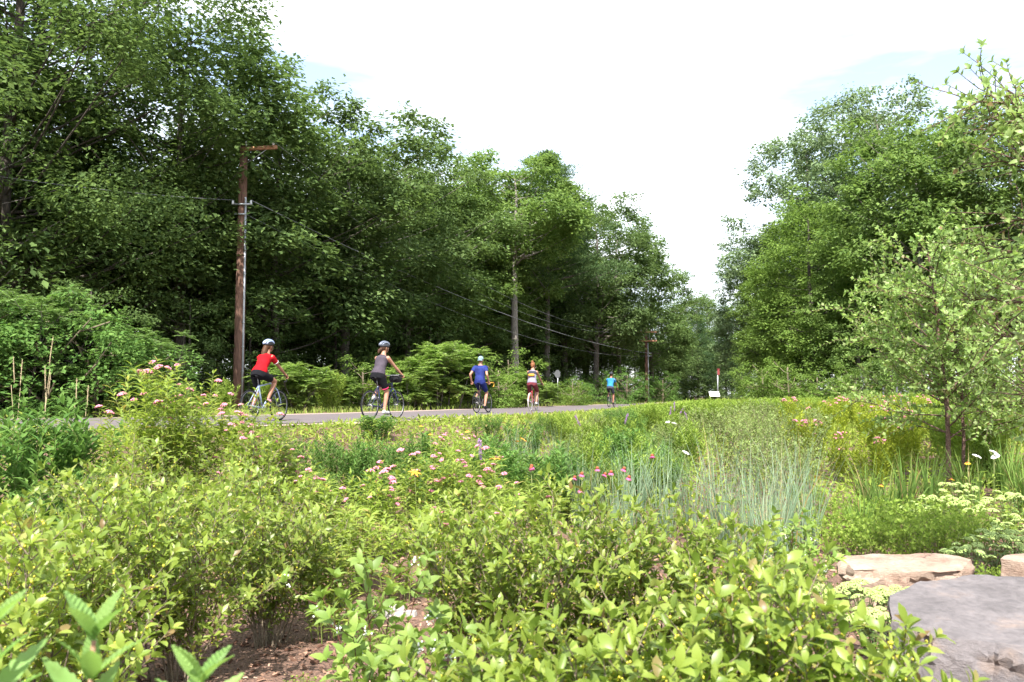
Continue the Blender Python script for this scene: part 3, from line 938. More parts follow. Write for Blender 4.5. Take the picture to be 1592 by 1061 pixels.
def blades(rng, n, H, Rr, w=.006, spread=.35, droop=.4, base=.06, seg=5):
    """A tuft of tapering curved blades as one vertex and face array."""
    az = rng.uniform(0, 2 * PI, n); b = np.c_[np.cos(az), np.sin(az)] * (base * np.sqrt(rng.random(n)))[:, None]
    a2 = az + rng.normal(0, .6, n); h = H * rng.uniform(.55, 1.08, n); sp = spread * rng.uniform(.2, 1.2, n) * h
    dr = droop * rng.random(n) ** 2
    t = np.linspace(0, 1, seg)
    X = b[:, None, 0] + np.cos(a2)[:, None] * sp[:, None] * t ** 1.7
    Yy = b[:, None, 1] + np.sin(a2)[:, None] * sp[:, None] * t ** 1.7
    Z = h[:, None] * (t - dr[:, None] * t ** 3) - .02
    P_ = np.stack([X, Yy, Z], -1)
    sd = np.stack([-np.sin(a2 + rng.normal(0, .8, n)), np.cos(a2), 0 * a2], -1)
    ww = w * rng.uniform(.7, 1.3, n)[:, None] * np.array([1 - .9 * x ** 1.5 for x in t])[None]
    V = np.concatenate([P_ - sd[:, None] * ww[..., None], P_ + sd[:, None] * ww[..., None]], 1).reshape(-1, 3)
    o = (np.arange(n) * 2 * seg)[:, None]
    k = np.arange(seg - 1)[None]
    F = np.stack([o + k, o + seg + k, o + seg + k + 1, o + k + 1], -1).reshape(-1, 4)
    return V, F

# ------------------------------------------------------------------ putting plants into the scene
ICO = None
def berry_mb(pts, r, rng):
    V, F3, F4 = ball_np(4, 3)
    mb = MB()
    pts = np.concatenate([np.asarray(p, float).reshape(-1, 3) for p in pts]) if len(pts) else np.zeros((0, 3))
    if len(pts) == 0: return mb
    sc = r * rng.uniform(.75, 1.2, len(pts))
    VV = (V[None] * sc[:, None, None] + pts[:, None]).reshape(-1, 3)
    o = (np.arange(len(pts)) * len(V))[:, None, None]
    mb.add(VV, (F3[None] + o).reshape(-1, 3))
    mb.F.append(((F4[None] + o).reshape(-1, 4), 0))
    return mb

LEAF_MESH = {}
def leaf_mesh(key, tmpl, mat):
    if key not in LEAF_MESH:
        me = MB().add(*tmpl).mesh('leaf'); me.materials.append(mat); LEAF_MESH[key] = me
    return LEAF_MESH[key]

def put_plant(name, pl, loc, rz, label, cat, group, leafmat_, stemmat, tmpl, key, n_leaf_obj=0, berry=None, berry_r=.0035, min_px=9.0):
    """One plant: stems, its largest-showing leaves as parts, the rest of the leaves as one mass, berries."""
    root = empty(name, loc, rz, label, cat, group)
    pl.stems.build('stems', stemmat, root)
    p, d, u, s = pl.arrays()
    if len(p):
        M3 = frames(d, u)
        pick = np.zeros(len(p), bool)
        if n_leaf_obj:
            c, sn = math.cos(rz), math.sin(rz)
            wp = np.c_[p[:, 0] * c - p[:, 1] * sn, p[:, 0] * sn + p[:, 1] * c, p[:, 2]] + np.array(loc)
            dist = np.linalg.norm(wp - np.array([0, 0, CAM_H]), axis=1)
            pxs = s / dist * FPX
            uu = np.abs((wp[:, 0] / np.maximum(wp[:, 1], .1))) < .66
            low = (CAM_H - wp[:, 2]) / np.maximum(wp[:, 1], .1) < .37
            score = pxs * (1 + .5 * (p[:, 2] / p[:, 2].max())) * uu * low
            score[pxs < min_px] = 0
            order = np.argsort(-score)[:n_leaf_obj]
            pick[order[score[order] > 0]] = True
            tl = tmpl if isinstance(tmpl, list) else [tmpl]
            mes = [leaf_mesh(key + str(q), t_, leafmat_) for q, t_ in enumerate(tl)]
            for i in np.nonzero(pick)[0]:
                o = bpy.data.objects.new('leaf', mes[i % len(mes)])
                o.parent = root
                m4 = Matrix.Identity(4)
                for r_ in range(3):
                    for c_ in range(3):
                        m4[r_][c_] = M3[i][r_][c_] * s[i]
                    m4[r_][3] = p[i][r_]
                o.matrix_basis = m4
                COL.objects.link(o)
        rest = ~pick
        if rest.any():
            fb = MB(); tl = tmpl if isinstance(tmpl, list) else [tmpl]; ri = np.nonzero(rest)[0]
            for q, t_ in enumerate(tl):
                r_ = ri[ri % len(tl) == q]
                if len(r_): fb.add(*leaf_soup(t_, p[r_], d[r_], u[r_], s[r_]))
            f = fb.build('foliage', leafmat_, root)
            f['kind'] = 'stuff'
    if berry is not None and len(pl.berries):
        b = berry_mb(pl.berries, berry_r, rng_(len(pl.berries))).build('berries', berry, root)
        b['kind'] = 'stuff'
    return root

def on_ground(px, Y, dz=0.0):
    x = px_x(px, Y)
    return (x, Y, gz(x, Y) + dz)

# winterberry shrubs in the foreground: px, Y, height, radius, seed, leaf parts, label
WB = [
    (1395, 2.35, .90, .22, 101, 120, 'few winterberry shoots rising in front of the big grey slab at lower right'),
    (1255, 2.45, 1.02, .36, 102, 280, 'near winterberry bush just left of the big grey slab'),
    (1150, 2.6, 1.12, .40, 103, 280, 'near winterberry bush with the tallest shoots, second left of the grey slab'),
    (1005, 2.4, 1.02, .38, 104, 280, 'near winterberry bush at the bottom edge, right of centre'),
    (850, 2.45, .96, .38, 105, 280, 'near winterberry bush at the bottom edge, at the centre'),
    (755, 2.6, .86, .28, 106, 220, 'low winterberry bush at the bottom edge, left of centre'),
    (1320, 1.9, .86, .22, 117, 160, 'low winterberry shoots at the bottom edge below the sandstone'),
    (1090, 1.85, .84, .24, 118, 200, 'low winterberry shoots at the bottom edge, right of the centre'),
    (940, 1.8, .82, .24, 119, 200, 'low winterberry shoots at the bottom edge, near the centre'),
    (1120, 4.2, .96, .50, 107, 250, 'winterberry bush in front of the blue-green grasses'),
    (985, 4.5, 1.12, .56, 108, 260, 'winterberry bush in the middle of the centre row, below the coneflowers'),
    (850, 4.4, 1.12, .56, 109, 260, 'winterberry bush third in the centre row from the blue-green grasses'),
    (735, 4.7, 1.02, .50, 110, 240, 'winterberry bush at the left end of the centre row, beside bare mulch'),
    (50, 3.1, 1.14, .52, 111, 260, 'winterberry bush with long berry-laden twigs cut by the left edge'),
    (150, 4.25, 1.10, .68, 112, 240, 'wide winterberry bush of the left thicket, nearest the left edge'),
    (290, 4.75, 1.14, .70, 113, 260, 'wide winterberry bush in the middle of the left thicket'),
    (425, 5.5, 1.10, .62, 114, 240, 'winterberry bush at the right end of the left thicket, shading the mulch'),
    (60, 4.6, 1.05, .55, 120, 160, 'winterberry bush of the left thicket half hidden behind the berry-laden one'),
    (205, 6.3, 1.26, .70, 115, 160, 'winterberry bush at the back of the left thicket below the tall milkweed'),
    (385, 6.9, 1.22, .66, 116, 160, 'winterberry bush at the back of the left thicket, right of the tall milkweed'),
]
T_OV3 = [T_OVAL, tmpl_leaf(.245, .52, .34, .13), tmpl_leaf(.175, .60, -.02, .22)]
T_OV3B = [tmpl_leaf(.215, .5, .14, .10, 3), tmpl_leaf(.24, .5, .34, .13, 3)]
T_OV3F = [T_OVAL_FAR, tmpl_leaf(.245, .52, .34, .13, 4), tmpl_leaf(.175, .60, -.02, .22, 4)]
for px, Y, H, Rr, sd, nl, lab in WB:
    pl = gen_shrub(sd, H, Rr, n_stems=int(8 + Rr * 11), twigs=18, twig_l=.19 + Rr * .16, leaf_l=.064, gap=.021, bare=.12, berries=.8 if Y < 3.3 else .2, rosette=4, arch=.45, base=.10)
    near_ = Y < 3.3
    rb_ = rng_(sd + 900)
    for _ in range(5 if Rr > .45 else 2):      # bare dead sticks
        a_ = rb_.uniform(0, 6.28); pl.stems.tube(poly([rb_.normal(0, .12), rb_.normal(0, .12), -.02], [math.cos(a_) * .5, math.sin(a_) * .5, 1], H * rb_.uniform(.6, .95), 5, rb_, .06), np.linspace(.0055, .0025, 6), 5, cap=False)
    put_plant('winterberry_bush', pl, on_ground(px, Y), sd * .7, lab, 'bush', 'winterberry bushes of the bed', M['winterberry'], M['twig'], T_OV3 if near_ else (T_OV3F if Y < 4.6 else T_OV3B), 'oval' if near_ else ('oval_far' if Y < 4.6 else 'oval_back'), nl, M['berry'], .0055 if near_ else .0062)

# dogwood with white berries
for px, Y, H, Rr, sd, lab in ((585, 3.5, .88, .42, 121, 'dogwood with dark red stems and white berries beside bare mulch'),
                              (680, 3.15, .74, .34, 122, 'low dogwood with white berries, right of the other one'),
                              (1215, 6.3, .70, .42, 123, 'dogwood with white berries between the blue-green grass and the sandstone')):
    pl = gen_shrub(sd, H, Rr, 10, 6, .22, .078, .042, .25, .005, .0, 4)
    rng = rng_(sd)
    ap = pl.arrays()[0]
    tips = [ap[i] for i in rng.choice(len(ap), 14)]
    for t in tips:
        pl.berries += [np.array(t) + rng.normal(0, .013, 3) for _ in range(9)]
    put_plant('dogwood_bush', pl, on_ground(px, Y), sd * .3, lab, 'bush', 'dogwoods with white berries', M['dogwood'], M['twig_dark'], T_OVATE, 'ovate', 250, M['berry_white'], .0045)

# broad serrated leaves at the bottom left corner, very near
def tmpl_serrate(n=19, w=.150, droop=.22):
    xs = np.linspace(0, 1, n)
    V = [[x, 0, -droop * x ** 2 + .02] for x in xs]
    L, Rr = [], []
    for k in range(1, n - 1):
        x = xs[k]
        hw = w * math.sin(PI * x ** .8) ** .8 * (1.0 + (.035 if k % 2 else -.03))
        z = V[k][2] + .055 * hw / w + (.010 if k % 2 else -.006)
        xx = min(1, x + (.022 if k % 2 else .0))
        L.append(len(V)); V.append([xx, hw, z]); Rr.append(len(V)); V.append([xx, -hw, z])
    F = []
    for sg, S in ((1, L), (-1, Rr)):
        tri = [[0, 1, S[0]]]
        for k in range(n - 3):
            tri += [[k + 1, k + 2, S[k + 1]], [k + 1, S[k + 1], S[k]]]
        tri += [[n - 2, n - 1, S[-1]]]
        F += [t if sg == 1 else t[::-1] for t in tri]
    return np.array(V), np.array(F)
T_SER = tmpl_serrate()
for px, Y, ztop, sd, lab in ((95, 1.22, 1.255, 131, 'broad serrated leaves of a tall herb at the lower left corner'),
                             (262, 1.30, 1.195, 132, 'broad serrated leaves of a tall herb at the bottom edge, second from left'),
                             (5, 1.25, 1.28, 133, 'broad serrated leaves of a tall herb cut by the left edge')):
    rng = rng_(sd); pl = Plant()
    g = on_ground(px, Y)
    hh = ztop - g[2]
    P_ = poly([0, 0, -.03], [.03, 0, 1], hh, 6, rng, .02)
    pl.stems.tube(P_, np.linspace(.006, .0035, 7), 6)
    k = 0
    for t in np.r_[np.linspace(.35, .84, 6), .90, .95, 1.0]:
        f = t * 6; i = min(int(f), 5); q = P_[i] + (P_[i + 1] - P_[i]) * (f - i)
        for j in range(4):
            a = j * PI / 2 + k * .75 + rng.normal(0, .15)
            el = (.15 + .85 * max(0, t - .55) / .45) + rng.normal(0, .14)
            pl.leaf(q, np.array([math.cos(a) * math.cos(el), math.sin(a) * math.cos(el), math.sin(el)]), nrm(UPV + rng.normal(0, .12, 3)), (.128 if t < .93 else .092) * rng.uniform(.8, 1.1))
        k += 1
    put_plant('tall_herb', pl, g, 0, lab, 'plant', 'broad-leaved herbs at the lower left', M['joepye'], M['stem_red'], T_SER, 'serrate', 60)

# ---- flower heads shared between plants
def umbel_mesh(mat, r=.035, n=34, fr=.007, seed=1, dome=.5):
    rng = rng_(seed)
    th = rng.uniform(0, 6.28, n); rr = np.sqrt(rng.random(n)) * r
    pts = np.c_[np.cos(th) * rr, np.sin(th) * rr, dome * (r - rr * rr / r * 1.0)]
    me = berry_mb(pts, fr, rng).mesh('flower_head'); me.materials.append(mat); return me
PINK = [umbel_mesh(M['pink'], .034, 36, .0085, 1), umbel_mesh(M['pink'], .028, 28, .008, 2), umbel_mesh(M['pink'], .045, 46, .0095, 3)]
SEDH = [umbel_mesh(M['sedum_fl'], .060, 120, .0075, 4, .45), umbel_mesh(M['sedum_fl'], .048, 90, .0075, 5, .5)]
WHITE = umbel_mesh(M['white_fl'], .055, 60, .008, 6, .25)

def petals_mesh(pm, cm, n=13, L=.032, droop=.5, cone=.013):
    mb = MB()
    for k in range(n):
        a = 2 * PI * k / n
        d = np.array([math.cos(a), math.sin(a), -droop * .6])
        V, F = leaf_soup(tmpl_leaf(.14, .6, .3, .02, 4), np.zeros((1, 3)), d[None], UPV[None], np.array([L]))
        mb.add(V, F, 0)
    mb.ball([0, 0, cone * .3], [cone, cone, cone * .9], 8, 6, 1)
    me = mb.mesh('flower_head'); me.materials.append(pm); me.materials.append(cm); return me
CONEFL = petals_mesh(M['magenta'], M['cone'], 13, .036, .7, .016)
SUSAN = petals_mesh(M['yellow'], M['cone'], 12, .034, .1, .010)
LILY = petals_mesh(M['orange'], M['orange'], 6, .06, -.5, .008)

def add_head(root, me, p, rng, sc=1.0):
    o = link('flower_head', me, root)
    o.location = tuple(float(v) for v in p); o.rotation_euler = (rng.normal(0, .25), rng.normal(0, .25), rng.uniform(0, 6.28)); o.scale = (sc,) * 3
    return o

# ---- milkweeds with pink flower heads
def milkweed(px, Y, H, Rr, sd, lab, grp, stems=7, heads=.8, nleaf=0, leaf_l=.115, gap=.040):
    pl = gen_herb(sd, H, Rr, stems + 4, gap, leaf_l, .12, heads * .55, .0045, 1.0, 2, opposite=True)
    root = put_plant('milkweed', pl, on_ground(px, Y), sd * .9, lab, 'plant', grp, M['milkweed'], M['stem_green'], T_LANCE, 'lance', nleaf)
    rng = rng_(sd + 7)
    for h in pl.heads:
        add_head(root, PINK[int(rng.integers(0, 3))], h, rng, rng.uniform(.7, 1.0))
    return root
G_MW = 'swamp milkweeds'
for a in (
    (225, 7.6, 2.00, .46, 201, 'tall milkweed standing against the road, highest plant of the left bed', G_MW, 13, .15, 200),
    (285, 7.9, 1.98, .48, 202, 'tall milkweed with many pink heads left of the red-jersey cyclist', G_MW, 13, .6, 180),
    (345, 8.2, 1.90, .46, 203, 'tall milkweed with pink heads directly below the red-jersey cyclist', G_MW, 11, .9, 120),
    (398, 8.0, 1.72, .34, 204, 'milkweed with pink heads in front of the white bicycle', G_MW, 8, .9, 120),
    (440, 8.3, 1.30, .24, 217, 'slim milkweed with pink heads in front of the front wheel of the white bicycle', G_MW, 5, .9, 80),
    (475, 8.4, 1.02, .26, 205, 'milkweed with pink heads left of the dark aster mound', G_MW, 7, .95, 100),
    (510, 7.6, .95, .26, 206, 'pale milkweed with pink heads beside bare mulch, left of centre', G_MW, 6, .8, 120),
    (580, 7.9, .98, .28, 207, 'milkweed with a large pink head in front of the dark aster mound', G_MW, 6, .8, 120),
    (640, 8.4, 1.00, .30, 208, 'milkweed with pink heads right of the dark aster mound', G_MW, 7, .85, 120),
    (700, 8.8, 1.04, .30, 209, 'milkweed with clustered pink heads below the second cyclist', G_MW, 8, .95, 110),
    (748, 9.2, 1.02, .28, 210, 'milkweed with clustered pink heads below the cyclist in the cap', G_MW, 8, .95, 100),
    (620, 6.6, .78, .22, 211, 'thin yellowing milkweed on bare mulch near the white stone', G_MW, 4, .1, 100),
    (560, 6.9, .80, .22, 212, 'thin yellowing milkweed on bare mulch, left of the white stone', G_MW, 4, .1, 100),
    (690, 7.0, .86, .26, 213, 'thin yellowing milkweed behind the centre winterberry row', G_MW, 6, .3, 100),
    (770, 7.4, .92, .28, 214, 'yellowing milkweed behind the left part of the centre winterberry row', G_MW, 7, .4, 100),
    (840, 7.9, .92, .28, 215, 'yellowing milkweed left of the coneflowers', G_MW, 7, .3, 80),
    (700, 11.5, 1.05, .34, 216, 'milkweed with pink heads near the road edge below the second cyclist', G_MW, 8, .9, 0)):
    milkweed(*a)

# yellow-green lance-leaved plants between the left thicket and the mulch
for a in ((520, 5.6, .80, .24, 221, 'yellow-green lance-leaved plant in the gap right of the left thicket', 'pale lance-leaved plants', 7, 0, 160),
          (500, 6.4, .86, .26, 222, 'yellow-green lance-leaved plant behind the gap right of the left thicket', 'pale lance-leaved plants', 8, 0, 140)):
    milkweed(*a)

# ---- plants of the beds made once and copied
def proto(pl, tmpl, lm, sm):
    a = pl.stems.mesh('stems'); a.materials.append(sm)
    p, d, u, s = pl.arrays()
    b = MB().add(*leaf_soup(tmpl, p, d, u, s)).mesh('foliage', smooth=False); b.materials.append(lm)
    return a, b, pl.heads
def proto_blades(seed, n, H, Rr, w, spread, droop, base, lm):
    b = MB().add(*blades(rng_(seed), n, H, Rr, w, spread, droop, base)).mesh('blades', smooth=False); b.materials.append(lm)
    return b
PG = {}
for i in range(3):
    PG['goldenrod%d' % i] = proto(gen_herb(300 + i, .95, .36, 17, .020, .10, .15, .9, .003, .9, 2, opposite=False), T_DIAN, M['goldenrod'], M['stem_green'])
    PG['aster%d' % i] = proto(gen_herb(310 + i, .80, .42, 22, .016, .055, .08, 0, .003, .9, 4, opposite=False), T_DIAN, M['aster'], M['stem_green'])
    PG['spirea%d' % i] = proto(gen_shrub(320 + i, .85, .45, 14, 8, .18, .042, .022, .2, .004, 0, 4), T_DIA, M['spirea'], M['twig'])
    PG['cover%d' % i] = proto(gen_shrub(330 + i, .42, .42, 14, 7, .14, .04, .022, .15, .003, 0, 4), T_DIA, M['goldenrod'], M['stem_green'])
    PG['mint%d' % i] = proto(gen_herb(340 + i, .80, .34, 14, .035, .10, .1, .6, .003, 1.0, 2), T_DIAN, M['aster'], M['stem_green'])
    PG['pinkweed%d' % i] = proto(gen_herb(350 + i, .95, .36, 12, .035, .095, .1, .8, .003, .9, 1), T_DIAN, M['gold'], M['stem_green'])
BL = {}
for i in range(3):
    BL['bluestem%d' % i] = proto_blades(400 + i, 115, 1.0, .3, .0036, .36, .26, .12, M['bluestem'])
    BL['blade%d' % i] = proto_blades(410 + i, 90, .85, .3, .010, .38, .55, .10, M['blade'])
    BL['fine%d' % i] = proto_blades(420 + i, 160, .60, .3, .004, .35, .4, .12, M['verge'])

rp_ = random.Random(77)
def top_limit(x, Y):
    """Plants of the bed stay low enough to look over them at the road."""
    px = 796 + np.asarray(x) / np.asarray(Y) * FPX
    yl = np.interp(px, [0, 200, 420, 500, 900, 1000, 1100, 1300, 1420, 1600], [600, 600, 640, 646, 644, 630, 622, 618, 612, 606])
    return CAM_H - (yl - 617) * np.asarray(Y) / FPX
HB = {}
def mesh_top(me):
    if me.name not in HB:
        a = np.zeros(len(me.vertices) * 3, np.float32); me.vertices.foreach_get('co', a); HB[me.name] = float(np.percentile(a[2::3], 99))
    return HB[me.name]
def put_herb(kind, name, px, Y, sc, lab, cat, grp, heads=None, hsc=1.0, x=None, zs=1.0, free=False):
    xx = px_x(px, Y) if x is None else x
    root = empty(name, (xx, Y, gz(xx, Y)), rp_.uniform(0, 6.28), lab, cat, grp)
    ht = mesh_top(BL[kind] if kind in BL else PG[kind][1]) * sc * zs
    lim = float(top_limit(xx, Y)) - gz(xx, Y)
    if Y > 9.5 and ht > lim and not free:
        zs *= max(.18, lim / ht)
    root.scale = (sc, sc, sc * zs)
    if kind in BL:
        link('blades', BL[kind], root)['kind'] = 'stuff'
        return root
    st, fo, hd = PG[kind]
    link('stems', st, root)
    link('foliage', fo, root)['kind'] = 'stuff'
    if heads:
        rng = rng_(int(abs(xx * 1000) + Y * 77))
        for h in hd[:heads[1]]:
            add_head(root, heads[0], h, rng, hsc * rng.uniform(.8, 1.2) / sc)
    return root

# left corner: feathery green herbs and tan seed stalks
for i, (px, Y, sc, lab) in enumerate((
    (20, 8.6, 1.62, 'feathery green herb cut by the left edge below the seed stalks'),
    (75, 9.2, 1.72, 'tallest feathery green herb among the tan seed stalks at left'),
    (125, 9.4, 1.45, 'feathery green herb right of the tan seed stalks'),
    (165, 9.0, 1.02, 'feathery green herb at the foot of the tall milkweed'),
    (60, 7.4, 1.00, 'low feathery green herb in front of the seed stalks'),
    (5, 6.4, .95, 'low feathery green herb at the left edge behind the winterberry'),
    (110, 7.8, .85, 'low feathery green herb between the seed stalks and the left thicket'))):
    put_herb('mint%d' % (i % 3), 'feathery_herb', px, Y, sc, lab, 'plant', 'feathery herbs at the left edge', zs=1.05)
for i, (px, Y, ztop, tilt, lab) in enumerate((
    (52, 9.3, 2.24, .10, 'tallest tan seed stalk at the left edge'),
    (24, 9.2, 1.98, .04, 'tan seed stalk nearest the left edge'),
    (40, 9.4, 2.02, -.08, 'leaning tan seed stalk crossing the tallest one'),
    (82, 9.3, 1.92, -.05, 'tan seed stalk right of the tallest one'),
    (62, 9.6, 1.85, .08, 'shorter tan seed stalk between two taller ones'),
    (122, 9.4, 1.78, -.01, 'short upright tan seed stalk left of the tall milkweed'),
    (134, 9.5, 1.70, .02, 'shortest tan seed stalk nearest the tall milkweed'))):
    x, y, z = on_ground(px, Y)
    h = ztop - z
    mb = MB().tube(poly([0, 0, -.03], [tilt, 0, 1], h * .86, 5, rng_(500 + i), .01), np.linspace(.0035, .002, 6), 5)
    root = empty('seed_stalk', (x, y, z), 0, lab, 'grass', 'tan seed stalks at the left edge')
    mb.build('stalk', M['straw'], root)
    top = np.array([tilt * h * .86 / math.hypot(1, tilt), 0, h * .85])
    hd = MB(); rng = rng_(520 + i)
    t = np.linspace(0, 1, 8)
    hd.tube(top + np.c_[tilt * t * h * .17, 0 * t, t * h * .17], .003 * np.sin(PI * np.clip(t * .9 + .08, 0, 1)) + .001, 6)
    p = top + np.c_[tilt * (q := rng.random(60)) * h * .17, 0 * q, q * h * .17] + rng.normal(0, .005, (60, 3))
    hd.add(*leaf_soup(T_DIAN, p, nrm(rng.normal(0, .5, (60, 3)) + UPV), nrm(rng.normal(0, 1, (60, 3))), np.full(60, .013)))
    hd.build('seed_head', M['straw'], root)

# dark fine-leaved mounds left of centre
for i, (px, Y, sc, lab) in enumerate((
    (520, 11.0, 1.25, 'dark green fine-leaved mound below the second cyclist, left half'),
    (565, 11.3, 1.20, 'dark green fine-leaved mound below the second cyclist, right half'),
    (492, 10.2, .85, 'low dark green mound beside the left thicket'),
    (612, 11.8, 1.05, 'mid green mound right of the dark fine-leaved mound'),
    (655, 12.4, 1.05, 'mid green mound below the second cyclist, by the road edge'),
    (520, 8.6, .55, 'small dark green mound on the mulch in front of the dark fine-leaved mound'),
    (440, 11.6, 1.0, 'green mound at the road edge below the white bicycle'))):
    put_herb('aster%d' % (i % 3), 'aster_clump', px, Y, sc, lab, 'plant', 'fine-leaved aster mounds')

# blue-green grass tufts
for i, (px, Y, sc, lab) in enumerate((
    (1118, 8.3, 1.02, 'large blue-green grass tuft left of the pale shrub mass'),
    (1165, 7.7, .98, 'large blue-green grass tuft in front, behind the winterberry row'),
    (1205, 8.2, 1.0, 'blue-green grass tuft in the middle of the large group'),
    (1245, 8.7, .98, 'blue-green grass tuft at the right end of the large group'),
    (1190, 7.1, .80, 'low blue-green grass tuft nearest the dogwood'),
    (985, 9.6, .95, 'blue-green grass tuft right of the coneflowers'),
    (1030, 9.2, .88, 'blue-green grass tuft between the coneflowers and the large group'),
    (905, 9.8, .85, 'blue-green grass tuft behind the coneflowers'),
    (955, 9.0, .78, 'low blue-green grass tuft among the coneflowers'),
    (870, 12.2, .85, 'blue-green grass tuft below the cyclist in the maroon shorts'),
    (800, 13.0, .85, 'blue-green grass tuft near the road edge below the cyclist in the cap'),
    (765, 12.6, .75, 'low blue-green grass tuft near the road edge, left of the others'),
    (835, 11.6, .78, 'blue-green grass tuft beside the orange lilies'),
    (1075, 9.0, .80, 'blue-green grass tuft joining the large group from the left'))):
    put_herb('bluestem%d' % (i % 3), 'bluestem_tuft', px, Y, sc * 1.22, lab, 'grass', 'blue-green grass tufts')

# coneflowers, lilies, black-eyed flowers, white umbels, purple spikes
def flower_stalk(name, me, px, py, Y, lab, cat, grp, sc=1.0, leaf=True):
    p = at(px, py, Y); z = gz(p[0], p[1]); h = float(p[2] - z)
    root = empty(name, (p[0], p[1], z), 0, lab, cat, grp)
    rng = rng_(int(px * 7 + py)); P_ = poly([0, 0, -.02], [rng.normal(0, .04), 0, 1], h, 4, rng, .02)
    mb = MB().tube(P_, np.linspace(.004, .0025, 5), 5); mb.build('stem', M['stem_green'], root)
    if leaf and h > .15:
        k = 14; q = P_[0] + (P_[-1] - P_[0]) * rng.uniform(.1, .8, k)[:, None]
        f = MB().add(*leaf_soup(T_LANCE, q, nrm(np.c_[rng.normal(0, 1, (k, 2)), np.full(k, .4)]), np.tile(UPV, (k, 1)), rng.uniform(.06, .11, k))).build('foliage', M['goldenrod'], root)
        f['kind'] = 'stuff'
    add_head(root, me, P_[-1], rng, sc)
    return root
for px, py, lab in ((905, 734, 'largest pink coneflower, with drooping petals'), (893, 740, 'small coneflower bud just left of the largest coneflower'),
                    (932, 726, 'pink coneflower highest of the pair left of the grass tuft'), (938, 731, 'pink coneflower lower of the pair left of the grass tuft'),
                    (954, 734, 'dark red coneflower below the pair'), (968, 725, 'dark red coneflower at the right end of the group'),
                    (973, 739, 'low dark red coneflower at the right end of the group'), (906, 759, 'lowest dark red coneflower, just above the winterberry'),
                    (825, 722, 'flat magenta coneflower left of the main group'), (838, 724, 'flat magenta coneflower beside a twin, left of the main group'),
                    (1018, 706, 'dark coneflower by the pale rock')):
    flower_stalk('coneflower', CONEFL, px, py, 8.2, lab, 'flower', 'pink coneflowers', 1.15)
for px, py, Y, me, lab in ((815, 684, 11.0, LILY, 'bright orange lily bloom in the middle of the bed'), (808, 681, 11.0, LILY, 'orange lily bloom touching the bright one'),
                           (776, 711, 8.0, LILY, 'orange drooping lily above the winterberry'), (658, 660, 12.0, SUSAN, 'yellow flower by the road edge below the second cyclist'),
                           (673, 673, 11.0, SUSAN, 'yellow flower among the pink heads'), (590, 723, 9.0, SUSAN, 'yellow-orange flower beside the two pink heads'),
                           (735, 668, 12.0, SUSAN, 'yellow flower right of the pink heads'), (654, 732, 8.0, LILY, 'small orange bloom on the pale milkweeds'),
                           (1503, 717, 9.0, SUSAN, 'yellow flower beside the white umbels at right'), (1370, 752, 9.0, SUSAN, 'yellow flower among the strap-leaved grass'),
                           (1272, 738, 9.5, SUSAN, 'small orange flower right of the blue-green grass'), (1482, 742, 8.5, SUSAN, 'yellow flower among the sedum heads')):
    flower_stalk('yellow_flower' if me is SUSAN else 'lily', me, px, py, Y, lab, 'flower', 'yellow and orange flowers', 1.1)
for px, py, Y, lab in ((1038, 655, 16, 'white flower head in the meadow, left of a pair'), (1047, 657, 16, 'white flower head in the meadow, right of a pair'),
                       (1524, 707, 9, 'white umbel right of the young tree, lower one'), (1543, 701, 9, 'white umbel right of the young tree, upper one'),
                       (1541, 707, 9, 'white umbel right of the young tree, under the upper one'), (1068, 702, 10, 'white flower head among dogwood tops'),
                       (1003, 645, 20, 'white flower head near the road, below the farthest cyclist')):
    flower_stalk('white_umbel', WHITE, px, py, Y, lab, 'flower', 'white flower heads', .8)
SPIKE = MB(); _r = rng_(9)
_p = np.c_[_r.normal(0, .010, 220), _r.normal(0, .010, 220), _r.uniform(0, .32, 220)]
SPIKE.add(*leaf_soup(T_DIA, _p, nrm(_r.normal(0, 1, (220, 3))), nrm(_r.normal(0, 1, (220, 3))), np.full(220, .022)))
SPIKE = SPIKE.mesh('flower_head', smooth=False); SPIKE.materials.append(M['purple'])
for i, (px, py, Y, lab) in enumerate(((1040, 640, 20, 'purple flower spike, first of four left of the white board'), (1050, 632, 20, 'purple flower spike, second of four left of the white board'),
                           (1058, 638, 20, 'purple flower spike, third of four left of the white board'), (1068, 648, 19, 'purple flower spike, lowest of four left of the white board'),
                           (970, 652, 17, 'grey-purple flower spike below the farthest cyclist'), (905, 655, 16, 'purple flower spike below the road edge, centre'),
                           (742, 706, 9.3, 'purple flower spike beside the clustered pink heads'))):
    flower_stalk('purple_flower', SPIKE, px, py + 6, Y, lab, 'flower', 'purple flower spikes', .75)

# sedum with flat pale heads
def gen_sedum(seed, H=.42, Rr=.24, n=15):
    rng = rng_(seed); pl = Plant()
    for s in range(n):
        az = s * 2.399; rr = math.sqrt((s + .5) / n)
        e = np.array([math.cos(az) * Rr * rr, math.sin(az) * Rr * rr, H * (1 - .25 * rr * rr) * rng.uniform(.85, 1.05)])
        P_ = np.array([[0, 0, -.02]]) + (e - np.array([0, 0, -.02])) * np.linspace(0, 1, 4)[:, None]
        pl.stems.tube(P_, [.005, .005, .004, .003], 5, cap=False)
        for k in range(11):
            t = .2 + .75 * k / 11; a = k * 2.4 + s
            pl.leaf(P_[0] + (e - P_[0]) * t, nrm([math.cos(a), math.sin(a), .35]), UPV, .06 * rng.uniform(.8, 1.1))
        pl.heads.append(e)
    return pl
for i in range(2):
    PG['sedum%d' % i] = proto(gen_sedum(360 + i), T_OVAL, M['sedum'], M['stem_green'])
